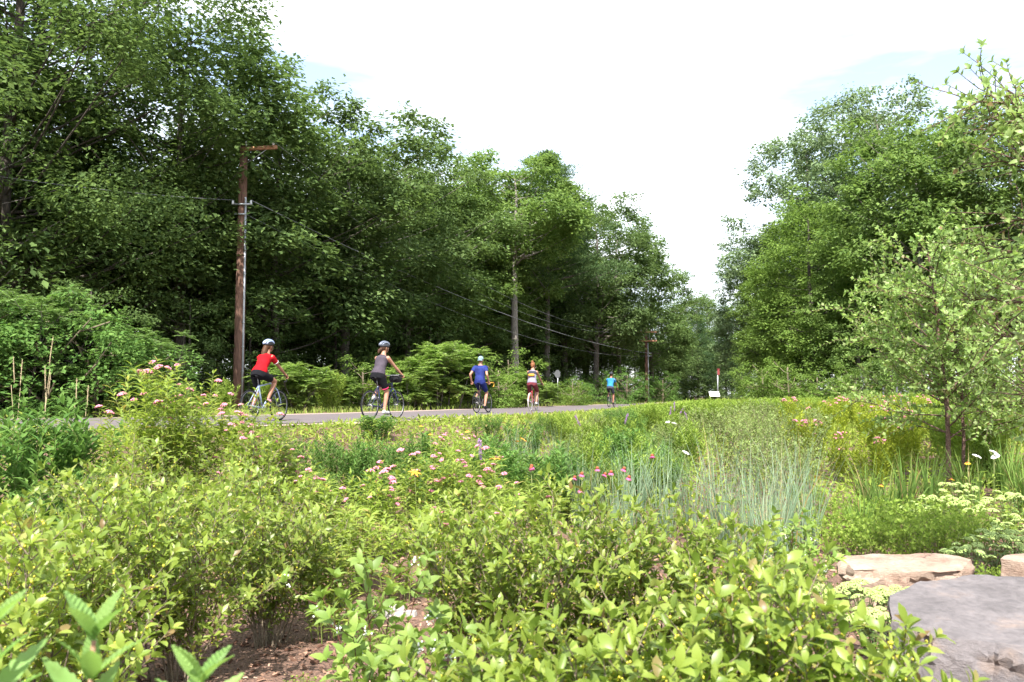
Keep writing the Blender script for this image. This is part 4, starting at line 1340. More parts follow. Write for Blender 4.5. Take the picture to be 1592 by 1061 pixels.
for i, (px, Y, sc, lab) in enumerate((
    (1335, 5.75, .80, 'sedum clump in front of the left end of the sandstone'),
    (1390, 5.60, .82, 'sedum clump in front of the middle of the sandstone'),
    (1432, 5.65, .76, 'sedum clump in front of the right end of the sandstone'),
    (1345, 5.15, .72, 'sedum clump between the sandstone and the grey slab'),
    (1262, 5.9, .66, 'small sedum clump left of the sandstone'),
    (1490, 6.9, .85, 'sedum clump just right of the sandstone'),
    (1535, 7.3, 1.0, 'sedum clump behind the strap-leaved grass at right'),
    (1580, 7.0, 1.0, 'sedum clump at the right edge above the grey slab'),
    (1565, 8.0, 1.0, 'sedum clump at the right edge, second row'),
    (1450, 9.4, 1.05, 'sedum clump in the middle distance, left end of the pale row'),
    (1500, 9.0, 1.05, 'sedum clump in the middle distance, in the pale row'),
    (1560, 9.3, 1.05, 'sedum clump in the middle distance, right end of the pale row'),
    (1420, 9.0, .95, 'sedum clump in the middle distance among strap-leaved grass'),
    (1480, 10.4, 1.05, 'sedum clump under the young tree'))):
    put_herb('sedum%d' % (i % 2), 'sedum_clump', px, Y, sc, lab, 'plant', 'sedum clumps with pale flat heads', (SEDH[i % 2], 13), .88)

# strap-leaved grasses
for i, (px, Y, sc, lab) in enumerate((
    (1345, 10.0, 1.0, 'strap-leaved grass clump left of the young tree'), (1375, 9.4, .95, 'strap-leaved grass clump in front of the yellow-green flowers'),
    (1405, 10.2, 1.0, 'strap-leaved grass clump just left of the young tree trunk'), (1440, 10.8, .95, 'strap-leaved grass clump at the foot of the young tree'),
    (1500, 11.0, 1.05, 'strap-leaved grass clump right of the young tree trunk'), (1560, 11.5, 1.2, 'strap-leaved grass clump near the right edge'),
    (1588, 10.2, 1.1, 'strap-leaved grass clump cut by the right edge'), (1585, 4.75, .62, 'bright strap-leaved grass clump growing beside the grey slab'),
    (1330, 8.6, .8, 'strap-leaved grass clump right of the blue-green grass'), (1540, 12.5, 1.1, 'strap-leaved grass clump behind the white umbels'))):
    put_herb('blade%d' % (i % 3), 'strap_leaved_clump', px, Y, sc, lab, 'grass', 'strap-leaved grasses')

# low leafy cover around the rocks
for i, (px, Y, sc, lab) in enumerate((
    (1300, 8.0, 1.0, 'low leafy plant behind the mulch patch'), (1340, 7.9, 1.1, 'low leafy plant behind the sandstone, left'),
    (1385, 7.6, 1.1, 'low leafy plant behind the sandstone, middle'), (1425, 7.7, 1.15, 'low leafy plant behind the sandstone, right'),
    (1465, 7.9, 1.15, 'low leafy plant between the sandstone and the sedum'), (1400, 8.6, 1.2, 'low leafy plant in the second row behind the sandstone'),
    (1450, 8.7, 1.2, 'low leafy plant in the second row, right'), (1350, 9.0, 1.1, 'low leafy plant at the foot of the strap-leaved grass'),
    (1285, 9.2, 1.2, 'low leafy plant right of the large blue-green grass group'), (1510, 8.2, 1.1, 'low leafy plant among the sedum'),
    (590, 5.2, .40, 'tiny yellow-green plant on the mulch below the white stone'), (480, 4.3, .38, 'tiny plant on the shaded mulch'),
    (1255, 6.9, .8, 'low leafy plant left of the mulch patch'), (1530, 6.4, .7, 'low leafy plant behind the grey slab'))):
    put_herb('cover%d' % (i % 3), 'leafy_plant', px, Y, sc, lab, 'plant', 'low leafy plants around the rocks')

# meadow plants between the bed and the road
def field(kind, nm, n, seed, pxr, Yr, scr, lab, cat, grp, heads=None, hsc=1.0, p_head=1.0):
    r = random.Random(seed); k = 0; tries = 0
    while k < n and tries < n * 20:
        tries += 1
        t = r.random() ** .8
        Y = Yr[0] + (Yr[1] - Yr[0]) * t; px = r.uniform(*pxr); x = px_x(px, Y)
        d, _w = road_d(x, Y)
        if d[0] < 5.3: continue
        fz = (Y - Yr[0]) / (Yr[1] - Yr[0]); sz = (px - pxr[0]) / (pxr[1] - pxr[0])
        lb = lab % (('near', 'middle', 'far')[min(2, int(fz * 3))], ('left', 'centre', 'right')[min(2, int(sz * 3))])
        put_herb('%s%d' % (kind, r.randrange(3)), nm, px, Y, r.uniform(*scr), lb, cat, grp, heads if r.random() < p_head else None, hsc)
        k += 1
field('spirea', 'spirea_shrub', 26, 1, (1070, 1270), (10.5, 20), (.85, 1.25), 'pale small-leaved shrub, %s %s of the grey-green mass', 'bush', 'pale shrubs of the meadow')
field('pinkweed', 'pink_topped_herb', 34, 2, (1225, 1450), (12.5, 24), (.85, 1.15), 'pink-topped yellow-green herb, %s %s of the drift left of the young tree', 'plant', 'pink-topped herbs of the right meadow', (PINK[1], 6), 1.3, .8)
field('aster', 'aster_clump', 18, 13, (760, 1090), (10, 22), (.7, 1.1), 'dark fine-leaved clump, %s %s of the meadow below the farthest cyclists', 'plant', 'dark clumps of the centre meadow')
field('spirea', 'spirea_shrub', 16, 14, (880, 1090), (11, 24), (.7, 1.0), 'pale small-leaved shrub, %s %s of the meadow below the farthest cyclists', 'bush', 'pale shrubs of the centre meadow')
field('goldenrod', 'goldenrod_clump', 34, 3, (840, 1080), (10, 26), (.7, 1.05), 'leafy green clump, %s %s of the meadow below the farthest cyclists', 'plant', 'leafy clumps of the centre meadow')
field('goldenrod', 'goldenrod_clump', 26, 4, (1000, 1200), (19, 40), (.9, 1.25), 'yellow-green clump, %s %s of the meadow before the white board', 'plant', 'clumps of the far meadow')
field('goldenrod', 'goldenrod_clump', 26, 5, (1190, 1420), (24, 38), (1.0, 1.35), 'yellow-green clump, %s %s of the strip below the right wood', 'plant', 'clumps below the right wood')
field('cover', 'leafy_plant', 22, 6, (640, 900), (9.5, 13.5), (.9, 1.4), 'low green plant, %s %s of the strip by the road edge', 'plant', 'low plants by the road edge')
field('goldenrod', 'goldenrod_clump', 24, 7, (1440, 1600), (12, 26), (.9, 1.25), 'green clump, %s %s of the growth around the young tree', 'plant', 'clumps around the young tree')
field('mint', 'feathery_herb', 20, 8, (560, 1000), (9.5, 15), (.8, 1.25), 'leafy herb, %s %s between the pink milkweeds and the road', 'plant', 'leafy herbs by the road')

# ---- sumacs at the roadside
for i, (px, Y, H, Rr, lab) in enumerate((
    (30, 22.8, 4.3, 2.4, 'large sumac at the left edge beyond the road'), (125, 23.8, 3.9, 2.2, 'large sumac second from the left edge beyond the road'),
    (205, 25.2, 3.2, 1.8, 'lower sumac at the right end of the left thicket beyond the road'), (-45, 22.2, 4.3, 2.2, 'sumac cut by the left edge beyond the road'))):
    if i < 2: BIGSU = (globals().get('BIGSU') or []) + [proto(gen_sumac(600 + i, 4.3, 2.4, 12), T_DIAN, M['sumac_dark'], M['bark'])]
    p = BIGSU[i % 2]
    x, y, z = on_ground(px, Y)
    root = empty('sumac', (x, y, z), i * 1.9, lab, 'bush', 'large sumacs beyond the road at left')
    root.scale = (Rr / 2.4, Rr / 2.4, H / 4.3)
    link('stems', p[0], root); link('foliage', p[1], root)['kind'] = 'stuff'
for i, (px, Y, sc, lab) in enumerate(((-10, 21.6, 1.15, 'dense green bush in front of the large sumacs, at the left edge'), (70, 22.0, 1.25, 'dense green bush in front of the large sumacs, behind the seed stalks'),
                                     (150, 23.0, 1.10, 'dense green bush in front of the large sumacs, left of the tall milkweed'), (225, 24.2, .85, 'dense green bush at the right foot of the large sumacs'))):
    put_tree('bush', TR['darkbush'], px_x(px, Y), Y, lab, 'bushes below the large sumacs', sc, i * 1.7, cat='bush')
SU = [proto(gen_sumac(610 + i, 2.7, 1.25, 8), T_DIAN, M['sumac'], M['bark']) for i in range(3)]
for i, (px, Y, sc, lab) in enumerate((
    (455, 29.5, .80, 'small sumac right behind the red-jersey cyclist'), (420, 31, .60, 'low sumac at the foot of the nearer utility pole'),
    (525, 33, .62, 'low sumac left behind the second cyclist'), (565, 34, .80, 'sumac directly behind the second cyclist'),
    (640, 35, .85, 'sumac right behind the second cyclist'), (690, 37, 1.30, 'tallest roadside sumac left of the cyclist in the cap'),
    (735, 38, .85, 'sumac behind the cyclist in the cap'), (775, 39, .80, 'sumac right of the cyclist in the cap'),
    (815, 42, .78, 'sumac behind the cyclist in the maroon shorts'), (790, 46, 1.15, 'sumac at the foot of the bare pale trunk'),
    (850, 46, .60, 'low sumac left of the road sign'), (890, 50, .62, 'low sumac right of the road sign'),
    (665, 41, 1.25, 'sumac at the back of the roadside row, highest leaf fans'), (600, 38, .9, 'sumac at the back of the roadside row behind the second cyclist'),
    (500, 35.5, .7, 'low sumac at the wood edge between the first two cyclists'))):
    x, y, z = on_ground(px, Y)
    if i in (1, 3, 7, 9, 11, 13):
        put_tree('bush', TR['bush'], x, y, lab.replace('sumac', 'leafy bush'), 'roadside bushes', sc * 1.0, i * 1.3, cat='bush')
        continue
    root = empty('sumac', (x, y, z), i * 1.3, lab, 'bush', 'roadside sumacs'); root.scale = (sc,) * 3
    link('stems', SU[i % 3][0], root); link('foliage', SU[i % 3][1], root)['kind'] = 'stuff'

rr_ = random.Random(91)
for i in range(34):
    sdist = 17 + i * 1.25
    x, y = wood_xy(-12 - 2.5 - 2.6 * (1 - float(sstep(8, 26, np.array(sdist)))) - 2.4 - rr_.uniform(0, 2.2), sdist)
    z_ = zone_left(x, y).replace('behind the nearer pole', 'near the nearer pole').replace('behind', 'beyond')
    put_herb(('goldenrod%d' if i % 3 else 'cover%d') % (i % 3), 'roadside_weed', 0, y, rr_.uniform(1.1, 1.9), 'bright verge weed across the road, ' + z_, 'plant', 'weeds on the verge across the road', x=x, free=True)

# ---- the young tree and the near branches at the right edge
def gen_young(seed, H, Rr, trunks, n_br=26, leaf_l=.062, gap=.05, base=.28):
    rng = rng_(seed); pl = Plant()
    for (bx, by, lx, ly, hh, r0) in trunks:
        P_ = poly([bx, by, -.05], [lx, ly, 1], hh, 8, rng, .05)
        pl.stems.tube(P_, np.linspace(r0, r0 * .25, 9), 8, cap=False)
        for i in range(n_br):
            t = base + (1 - base) * (i + .5) / n_br
            f = t * 8; a = min(int(f), 7); q = P_[a] + (P_[a + 1] - P_[a]) * (f - a)
            az = i * 2.399 + rng.normal(0, .3)
            L = Rr * math.sin(PI * min(1, .25 + .72 * t)) ** .6 * rng.uniform(.7, 1.15)
            d = np.array([math.cos(az), math.sin(az), rng.uniform(.15, .7)])
            p = poly(q, d, L, 6, rng, .10, .15)
            pl.stems.tube(p, np.linspace(r0 * .32, .003, 7), 5, cap=False)
            leaves_along(pl, rng, p, .2, gap, leaf_l, 0, rosette=4)
            for k in range(int(7 + L * 4)):
                s = rng.uniform(.2, .98); f2 = s * 6; a2 = min(int(f2), 5)
                b0 = p[a2] + (p[a2 + 1] - p[a2]) * (f2 - a2)
                p2 = poly(b0, nrm(d * .6 + rng.normal(0, .6, 3) + np.array([0, 0, .2])), L * rng.uniform(.18, .4), 3, rng, .12, .1)
                pl.stems.tube(p2, np.linspace(.005, .002, 4), 4, cap=False)
                leaves_along(pl, rng, p2, .08, gap * .8, leaf_l, rng.uniform(0, 6), rosette=4)
    return pl
pl = gen_young(700, 4.0, 1.75, ((0, 0, -.02, 0, 3.6, .042), (.28, .25, .12, .05, 3.4, .030), (.9, .7, .18, .1, 3.6, .032)), 34, .088, .034, .22)
put_plant('young_pear_tree', pl, on_ground(1470, 12.0), 0, 'young tree with red-brown twin trunk and pale leaves at the right', 'tree', None, M['young'], M['bark_red'], T_DIA, 'young', 0)
def gen_limbs(seed, start, targets, leaf_l=.060):
    """Long limbs of the tree that stands just beyond the right edge."""
    rng = rng_(seed); pl = Plant()
    P0 = poly([0, 0, -.05], [0, 0, 1], start[2] + 1.3, 8, rng, .03)
    pl.stems.tube(P0, np.linspace(.07, .03, 9), 8, cap=False)
    for (z0, e) in targets:
        q = np.array([0, 0, z0]); e = np.array(e)
        p = q + (e - q) * np.linspace(0, 1, 9)[:, None]
        p[1:-1] += rng.normal(0, .03, (7, 3)); p[:, 2] += .18 * np.sin(np.linspace(0, PI, 9))
        pl.stems.tube(p, np.linspace(.02, .003, 9), 5, cap=False)
        leaves_along(pl, rng, p, .25, .028, leaf_l, 0, rosette=5)
        d = nrm(e - q)
        for k in range(26):
            f2 = rng.uniform(.2, .97) * 8; a2 = min(int(f2), 7)
            b0 = p[a2] + (p[a2 + 1] - p[a2]) * (f2 - a2)
            p2 = poly(b0, nrm(d * .7 + rng.normal(0, .55, 3)), rng.uniform(.2, .5), 4, rng, .12, .05)
            pl.stems.tube(p2, np.linspace(.005, .002, 5), 4, cap=False)
            leaves_along(pl, rng, p2, .1, .036, leaf_l, rng.uniform(0, 6), rosette=5)
    return pl
bx, by = 4.45, 5.6
bz = gz(bx, by)
tg = []
for px, py, Y in ((1500, 158, 5.2), (1530, 150, 5.5), (1515, 180, 5.4), (1560, 190, 5.2), (1545, 205, 5.4), (1525, 255, 5.6), (1560, 330, 5.5), (1530, 400, 5.9), (1500, 470, 6.2), (1545, 520, 5.6), (1570, 450, 5.2), (1560, 600, 5.9), (1585, 250, 5.0), (1575, 170, 5.6), (1590, 380, 5.4)):
    e = at(px, py, Y) - np.array([bx, by, bz])
    tg.append((max(.6, e[2] - .55), e))
put_plant('pear_tree', gen_limbs(710, (0, 0, 3.4), tg), (bx, by, bz), 0, 'leafy branches of a nearer pear tree reaching in from the right edge', 'tree', None, M['young'], M['bark_red'], T_OVATE, 'young', 250, min_px=9)

# ------------------------------------------------------------------ meadow, verge and mulch as masses
def scatter(n, seed, pxr, Yr, dmin, dmax=1e9, pw=1.0):
    rng = rng_(seed)
    Y = Yr[0] + (Yr[1] - Yr[0]) * rng.random(n) ** pw
    x = (rng.uniform(pxr[0], pxr[1], n) - 796) / FPX * Y
    d, w = road_d(x, Y)
    k = (d > dmin) & (d < dmax)
    return x[k], Y[k], rng

x, y, rng = scatter(300000, 41, (-650, 2000), (8.0, 55), 3.7, pw=.75)
keep = (y > 11.0) | (x > 1.5) | (x < -2.9) | (rng.random(len(x)) < .5)
x, y = x[keep], y[keep]
dd_ = (np.sin(x * 1.1 + 2) * np.sin(y * .9) + np.sin(x * .43 - 1) * np.sin(y * .37 + 2)) * .25
hh = (.16 + .40 * rng.random(len(x)) ** 1.5) * np.clip(.85 + dd_, .35, 1.3) * np.where(y < 10.5, .6, np.where(y < 28, .72, 1.0))
g_ = gz(x, y)
px_ = 796 + x / y * FPX
lim_ = np.minimum(top_limit(x, y), CAM_H - np.interp(px_, [0, 60, 120, 480, 620], [0, 0, 48, 48, 0]) * y / FPX)
hh = np.minimum(hh, np.maximum(.04, lim_ - .05 - g_))
z = g_ + hh * rng.random(len(x)) ** .6
V, F = leaf_soup(T_DIAN, np.c_[x, y, z], nrm(np.c_[rng.normal(0, 1, (len(x), 2)), rng.uniform(-.2, 1.5, len(x))]), nrm(rng.normal(0, .5, (len(x), 3)) + UPV), rng.uniform(.07, .14, len(x)) * (.8 + y / 40))
tag(MB().add(V, F).build('meadow_plants', M['meadow'], smooth=False), 'mixed yellow-green meadow growth between the bed and the road', 'meadow', kind='stuff')

def grass_mass(n, seed, pxr, Yr, dmin, dmax, H, w, left=False):
    rng = rng_(seed)
    Y = Yr[0] + (Yr[1] - Yr[0]) * rng.random(n)
    x = (rng.uniform(pxr[0], pxr[1], n) - 796) / FPX * Y
    d, wl_ = road_d(x, Y)
    k = ((-d - wl_ > dmin) & (-d - wl_ < dmax)) if left else ((d > dmin) & (d < dmax))
    x, Y = x[k], Y[k]; n = len(x)
    a = rng.uniform(0, 6.28, n); h = H * rng.uniform(.5, 1.15, n); ww = w * rng.uniform(.7, 1.3, n)
    b = np.c_[x, Y, gz(x, Y) - .01]; s = np.c_[np.cos(a), np.sin(a), 0 * a] * ww[:, None]
    m = b + np.c_[rng.normal(0, .12, (n, 2)) * h[:, None], h * .6]; t = m + np.c_[rng.normal(0, .30, (n, 2)) * h[:, None], h * .4]
    V = np.stack([b - s, b + s, m + s * .7, m - s * .7, t], 1).reshape(-1, 3)
    o = (np.arange(n) * 5)[:, None]
    return V, np.concatenate([o + np.array([[0, 1, 2]]), o + np.array([[0, 2, 3]]), o + np.array([[3, 2, 4]])])
V, F = grass_mass(70000, 51, (-150, 1250), (18, 90), 1.0, 6.5, .26, .014, True)
tag(MB().add(V, F).build('verge_grass', M['verge'], smooth=False), 'sunlit grass verge along the far side of the road', 'grass', kind='stuff')
V, F = grass_mass(60000, 52, (-150, 1400), (7.5, 70), 3.35, 7.5, .11, .012)
tag(MB().add(V, F).build('road_edge_grass', M['verge'], smooth=False), 'grass along the near edge of the road', 'grass', kind='stuff')

# ferny floor of the woods
rng = rng_(61)
n = 44000
s = rng.uniform(0, 130, n); lat = -20.5 - 24 * rng.random(n) ** 1.3
x = N[0] * lat + U[0] * s; y = N[1] * lat + U[1] * s
k = (y > 15) & (np.abs(x / np.maximum(y, 1)) < .72); x, y = x[k], y[k]; n = len(x)
z = gz(x, y) + .75 * rng.random(n) ** 1.5
V, F = leaf_soup(T_DIA, np.c_[x, y, z], nrm(np.c_[rng.normal(0, 1, (n, 2)), rng.normal(.1, .3, n)]), nrm(rng.normal(0, .4, (n, 3)) + UPV), rng.uniform(.12, .30, n))
tag(MB().add(V, F).build('woodland_undergrowth', M['maple'], smooth=False), 'shaded low undergrowth on the floor of the left wood', 'undergrowth', kind='stuff')
n = 26000
x0 = rng.uniform(14, 48, n); y0 = rng.uniform(36, 74, n)
dr, _ = road_d(x0, y0); k = (dr > 6) & (x0 > .27 * y0); x0, y0 = x0[k], y0[k]; n = len(x0)
z = gz(x0, y0) + 1.0 * rng.random(n) ** 1.4
V, F = leaf_soup(T_DIA, np.c_[x0, y0, z], nrm(np.c_[rng.normal(0, 1, (n, 2)), rng.normal(.1, .3, n)]), nrm(rng.normal(0, .4, (n, 3)) + UPV), rng.uniform(.12, .28, n))
tag(MB().add(V, F).build('thicket_undergrowth', M['vine'], smooth=False), 'bright low undergrowth along the foot of the right wood', 'undergrowth', kind='stuff')

# the wood's far side, a mass behind the last trees one can tell apart
rng = rng_(65)
n = 34000
s = rng.uniform(-5, 130, n); lat = -56 - 8 * rng.random(n)
x = N[0] * lat + U[0] * s; y = N[1] * lat + U[1] * s
z = 1.2 + 15 * rng.random(n) ** .9 + 1.5 * np.sin(s * .7)
k = (z > .8) & (y > 10); x, y, z = x[k], y[k], z[k]; n = len(x)
V, F = leaf_soup(T_DIA, np.c_[x, y, z], nrm(np.c_[rng.normal(0, 1, (n, 2)), rng.normal(-.2, .3, n)]), nrm(rng.normal(0, .5, (n, 3)) + UPV), rng.uniform(.4, .75, n))
tag(MB().add(V, F).build('distant_woods', M['maple'], smooth=False), 'dark mass of the wood behind its last visible trunks', 'wood', kind='stuff')

# bark mulch
rng = rng_(71)
n = 17000
y = 1.2 + 9.5 * rng.random(n) ** .85; x = rng.uniform(-.85, .85, n) * y
a = rng.uniform(0, 6.28, n)
d = np.c_[np.cos(a), np.sin(a), rng.normal(0, .35, n)]
CH = np.array([[-.5, -.22, 0], [.5, -.16, 0], [.45, .2, 0], [-.4, .24, 0], [-.4, -.12, .12], [.38, -.1, .14], [.36, .12, .13], [-.34, .14, .1]])
CHF = np.array([[4, 5, 6, 7], [0, 1, 5, 4], [1, 2, 6, 5], [2, 3, 7, 6], [3, 0, 4, 7]])
V, F = leaf_soup((CH, CHF), np.c_[x, y, gz(x, y) + rng.uniform(0, .012, n)], d, nrm(rng.normal(0, .3, (n, 3)) + UPV), rng.uniform(.014, .05, n) * (1 + y * .04))
tag(MB().add(V, F).build('bark_mulch', M['chip'], smooth=False), 'shredded brown bark mulch covering the bed', 'mulch', kind='stuff')

# ------------------------------------------------------------------ rocks
def rock_mat(name, c0, c1, c2, scale=3.0, strat=(1, 1, 1), bump=.5):
    m, n, l, b = nodes_of(name)
    tc = n.new('ShaderNodeTexCoord'); mp = n.new('ShaderNodeMapping'); mp.inputs['Scale'].default_value = strat
    l.new(tc.outputs['Object'], mp.inputs['Vector'])
    nz = n.new('ShaderNodeTexNoise'); nz.inputs['Scale'].default_value = scale; nz.inputs['Detail'].default_value = 9; nz.inputs['Roughness'].default_value = .62
    n2 = n.new('ShaderNodeTexNoise'); n2.inputs['Scale'].default_value = scale * 9; n2.inputs['Detail'].default_value = 6; n2.inputs['Roughness'].default_value = .7
    l.new(mp.outputs['Vector'], nz.inputs['Vector']); l.new(mp.outputs['Vector'], n2.inputs['Vector'])
    rp = n.new('ShaderNodeValToRGB'); e = rp.color_ramp.elements
    e[0].position = .33; e[0].color = (*c0, 1); e[1].position = .52; e[1].color = (*c1, 1)
    k = e.new(.70); k.color = (*c2, 1)
    l.new(nz.outputs['Fac'], rp.inputs['Fac'])
    mx = n.new('ShaderNodeMixRGB'); mx.blend_type = 'OVERLAY'; mx.inputs['Fac'].default_value = .65
    l.new(rp.outputs['Color'], mx.inputs['Color1']); l.new(n2.outputs['Fac'], mx.inputs['Color2'])
    l.new(mx.outputs['Color'], b.inputs['Base Color'])
    ad = n.new('ShaderNodeMath'); ad.operation = 'ADD'; l.new(nz.outputs['Fac'], ad.inputs[0]); l.new(n2.outputs['Fac'], ad.inputs[1])
    bp = n.new('ShaderNodeBump'); bp.inputs['Strength'].default_value = bump; bp.inputs['Distance'].default_value = .02
    l.new(ad.outputs[0], bp.inputs['Height']); l.new(bp.outputs['Normal'], b.inputs['Normal'])
    b.inputs['Roughness'].default_value = .85
    return m
M['slate'] = rock_mat('grey_slate', (.086, .076, .078), (.140, .124, .126), (.205, .150, .120), 2.6, (1, 1, 2), .8)
M['sandstone'] = rock_mat('pink_sandstone', (.22, .135, .098), (.32, .23, .175), (.39, .31, .25), 3.4, (1, 1, 3.5), .9)
M['palestone'] = rock_mat('pale_stone', (.25, .22, .20), (.36, .33, .30), (.46, .43, .40), 5.0)

def make_rock(name, top, ztop, zbot, mat, loc, lab, seed, flare=.12, rough=.03, sub=3, tilt=(0, 0), chips=6, rz=0.0):
    """A broken slab: a polygonal top, undercut facets and stepped sides, then fine relief."""
    rng = random.Random(seed)
    bm = bmesh.new()
    n = len(top)
    cx = sum(p[0] for p in top) / n; cy_ = sum(p[1] for p in top) / n
    rings = []
    for lev, (zf, sc) in enumerate(((1.0, .97), (.93, 1.0), (.55, 1.0 + flare * .5), (.0, 1.0 + flare))):
        ring = []
        for i, p in enumerate(top):
            j = rng.uniform(-1, 1) * (.0 if lev < 2 else .06)
            z = zbot + (ztop - zbot) * zf + (tilt[0] * (p[0] - cx) + tilt[1] * (p[1] - cy_)) * (zf) + (rng.uniform(-.04, .04) if lev == 2 else 0)
            ring.append(bm.verts.new((cx + (p[0] - cx) * (sc + j), cy_ + (p[1] - cy_) * (sc + j), z)))
        rings.append(ring)
    bm.faces.new(rings[0])
    for a, b in zip(rings, rings[1:]):
        for i in range(n):
            bm.faces.new((a[i], b[i], b[(i + 1) % n], a[(i + 1) % n]))
    bmesh.ops.triangulate(bm, faces=bm.faces[:])
    for _ in range(sub):
        long = [e for e in bm.edges if e.calc_length() > .05]
        bmesh.ops.subdivide_edges(bm, edges=long, cuts=1, use_grid_fill=True)
        bmesh.ops.triangulate(bm, faces=[f for f in bm.faces if len(f.verts) > 4])
    bm.normal_update()
    from mathutils import noise as mn
    off = Vector((seed * 1.3, seed * .7, seed * .2))
    for v in bm.verts:
        nn = v.normal.copy()
        side = 1 - abs(nn.z)
        a = mn.fractal(v.co * 2.6 + off, 1.0, 2.0, 4)
        step = mn.cell(Vector((v.co.x * 5, v.co.y * 5, v.co.z * 12)) + off)
        v.co += nn * (a * rough * (.45 + side) + (step - .5) * rough * .55 * side)
    bmesh.ops.recalc_face_normals(bm, faces=bm.faces[:])
    me = bpy.data.meshes.new(name); bm.to_mesh(me); bm.free()
    me.materials.append(mat)
    me.polygons.foreach_set('use_smooth', np.ones(len(me.polygons), bool))
    try: me.set_sharp_from_angle(angle=R(28))
    except Exception: pass
    o = link(name, me); o.location = loc; o.rotation_euler = (0, 0, rz)
    return tag(o, lab, 'rock')
sx, sy = 2.50, 4.20
make_rock('slab_rock', [(-.66, -.06), (-.56, -.30), (-.30, -.36), (-.20, -.62), (.28, -.70), (.80, -.60), (1.0, -.2), (.95, .42), (.50, .62), (.10, .66), (-.22, .50), (-.50, .30)],
          .47, -.12, M['slate'], (sx, sy, gz(sx, sy)), 'large flat grey slab of stone at the lower right', 3, .10, .048, 4, (-.02, .10))
sx, sy = px_x(1392, 6.5), 6.5
make_rock('sandstone_rock', [(-.47, -.22), (-.22, -.21), (-.12, -.33), (.30, -.34), (.50, -.10), (.36, .12), (.14, .17), (-.06, .29), (-.42, .24)],
          .34, -.1, M['sandstone'], (sx, sy, gz(sx, sy)), 'flat pinkish sandstone block behind the sedum', 5, .0, .06, 4, (.05, .06))
for i, (px, Y, r, zt, mt, lab) in enumerate((
    (1535, 5.55, .30, .22, 'sandstone', 'pale sandstone peeping out behind the grey slab'),
    (1600, 6.1, .26, .40, 'sandstone', 'upright pale sandstone at the right edge'),
    (1466, 5.95, .06, .10, 'palestone', 'small white stone between the sandstone and the grey slab'),
    (612, 6.3, .13, .05, 'palestone', 'flat white stone on the mulch left of centre'),
    (640, 6.2, .06, .04, 'palestone', 'small white stone right of the flat white stone'),
    (1030, 12.5, .26, .22, 'palestone', 'pale rock showing among meadow plants at the centre'),
    (14, 3.35, .10, .44, 'sandstone', 'pinkish rock at the left edge low down'),
    (4, 8.0, .26, .20, 'slate', 'grey rock at the left edge behind the winterberry'))):
    x, y, z = on_ground(px, Y)
    rr = random.Random(40 + i)
    poly_ = [(math.cos(a) * r * rr.uniform(.8, 1.2), math.sin(a) * r * .75 * rr.uniform(.8, 1.2)) for a in [k * 2 * PI / 8 + rr.uniform(-.2, .2) for k in range(8)]]
    make_rock('rock', poly_, zt, -.06, M[mt], (x, y, z), lab, 11 + i, .12, .02 * min(1, r * 5), 2)

# ------------------------------------------------------------------ utility poles and wires
M['pole'] = barkmat('creosote_wood', (.065, .032, .022), (.19, .105, .072), (14, 14, .7))
M['arm'] = barkmat('weathered_arm', (.26, .12, .06), (.46, .26, .16), (2, 12, 12))
M['steel'] = simple('galvanised_steel', (.42, .44, .46), .45, .8, .2, 15)
M['insul'] = simple('porcelain', (.62, .64, .66), .25)
M['wire'] = simple('weathered_wire', (.20, .21, .22), .6)
M['conduit'] = simple('grey_conduit', (.42, .45, .50), .5, .2, .1, 20)

def utility_pole(px, Y, ztop, lab, r=.17, arms=((.35, .9),), single=False, az=0.0):
    x = px_x(px, Y); z = gz(x, Y)
    root = empty('utility_pole', (x, Y, z), az, lab, 'utility pole', 'utility poles along the wood')
    h = ztop - z
    t = np.linspace(-.02, 1, 9)
    MB().tube(np.c_[.01 * np.sin(t * 3), 0 * t, t * h], r * (1.08 - .34 * t), 14).build('post', M['pole'], root)
    MB().tube([[r * .95, -r * .55, .0], [r * .92, -r * .55, h * .5], [r * .80, -r * .55, h * .80]], .035, 8).build('conduit', M['conduit'], root)
    for k in range(8):
        MB().box([r * .95, -r * .55 - .03, h * (.06 + .09 * k)], [.10, .02, .04]).build('conduit_strap', M['steel'], root)
    return root, np.array([x, Y, z]), h

# nearer pole: one arm reaching to the right near the top, two clamps lower
pr, pp, ph = utility_pole(371, 30, 10.9, 'nearer brown utility pole in front of the left wood', .19)
a = MB().box([.62, -.17, ph - .15], [1.35, .11, .13], rot=Matrix.Rotation(-.06, 3, 'Y')).build('crossarm', M['arm'], pr)
for xx in (.15, 1.15):
    MB().tube([[xx, -.17, ph - .12], [xx, -.17, ph + .02], [xx, -.17, ph + .10]], [.015, .05, .035], 8).build('insulator', M['insul'], pr)
MB().tube([[.9, -.17, ph - .2], [.12, -.12, ph - .75]], .014, 5).build('brace', M['steel'], pr)
MB().box([.05, -.2, ph - 2.25], [.75, .06, .06]).build('bracket', M['steel'], pr)
for xx in (-.28, .38):
    MB().tube([[xx, -.2, ph - 2.26], [xx, -.2, ph - 2.12]], [.05, .035], 8).build('insulator', M['insul'], pr)
MB().box([.0, -.2, ph - 2.62], [.42, .05, .05]).build('bracket', M['steel'], pr)
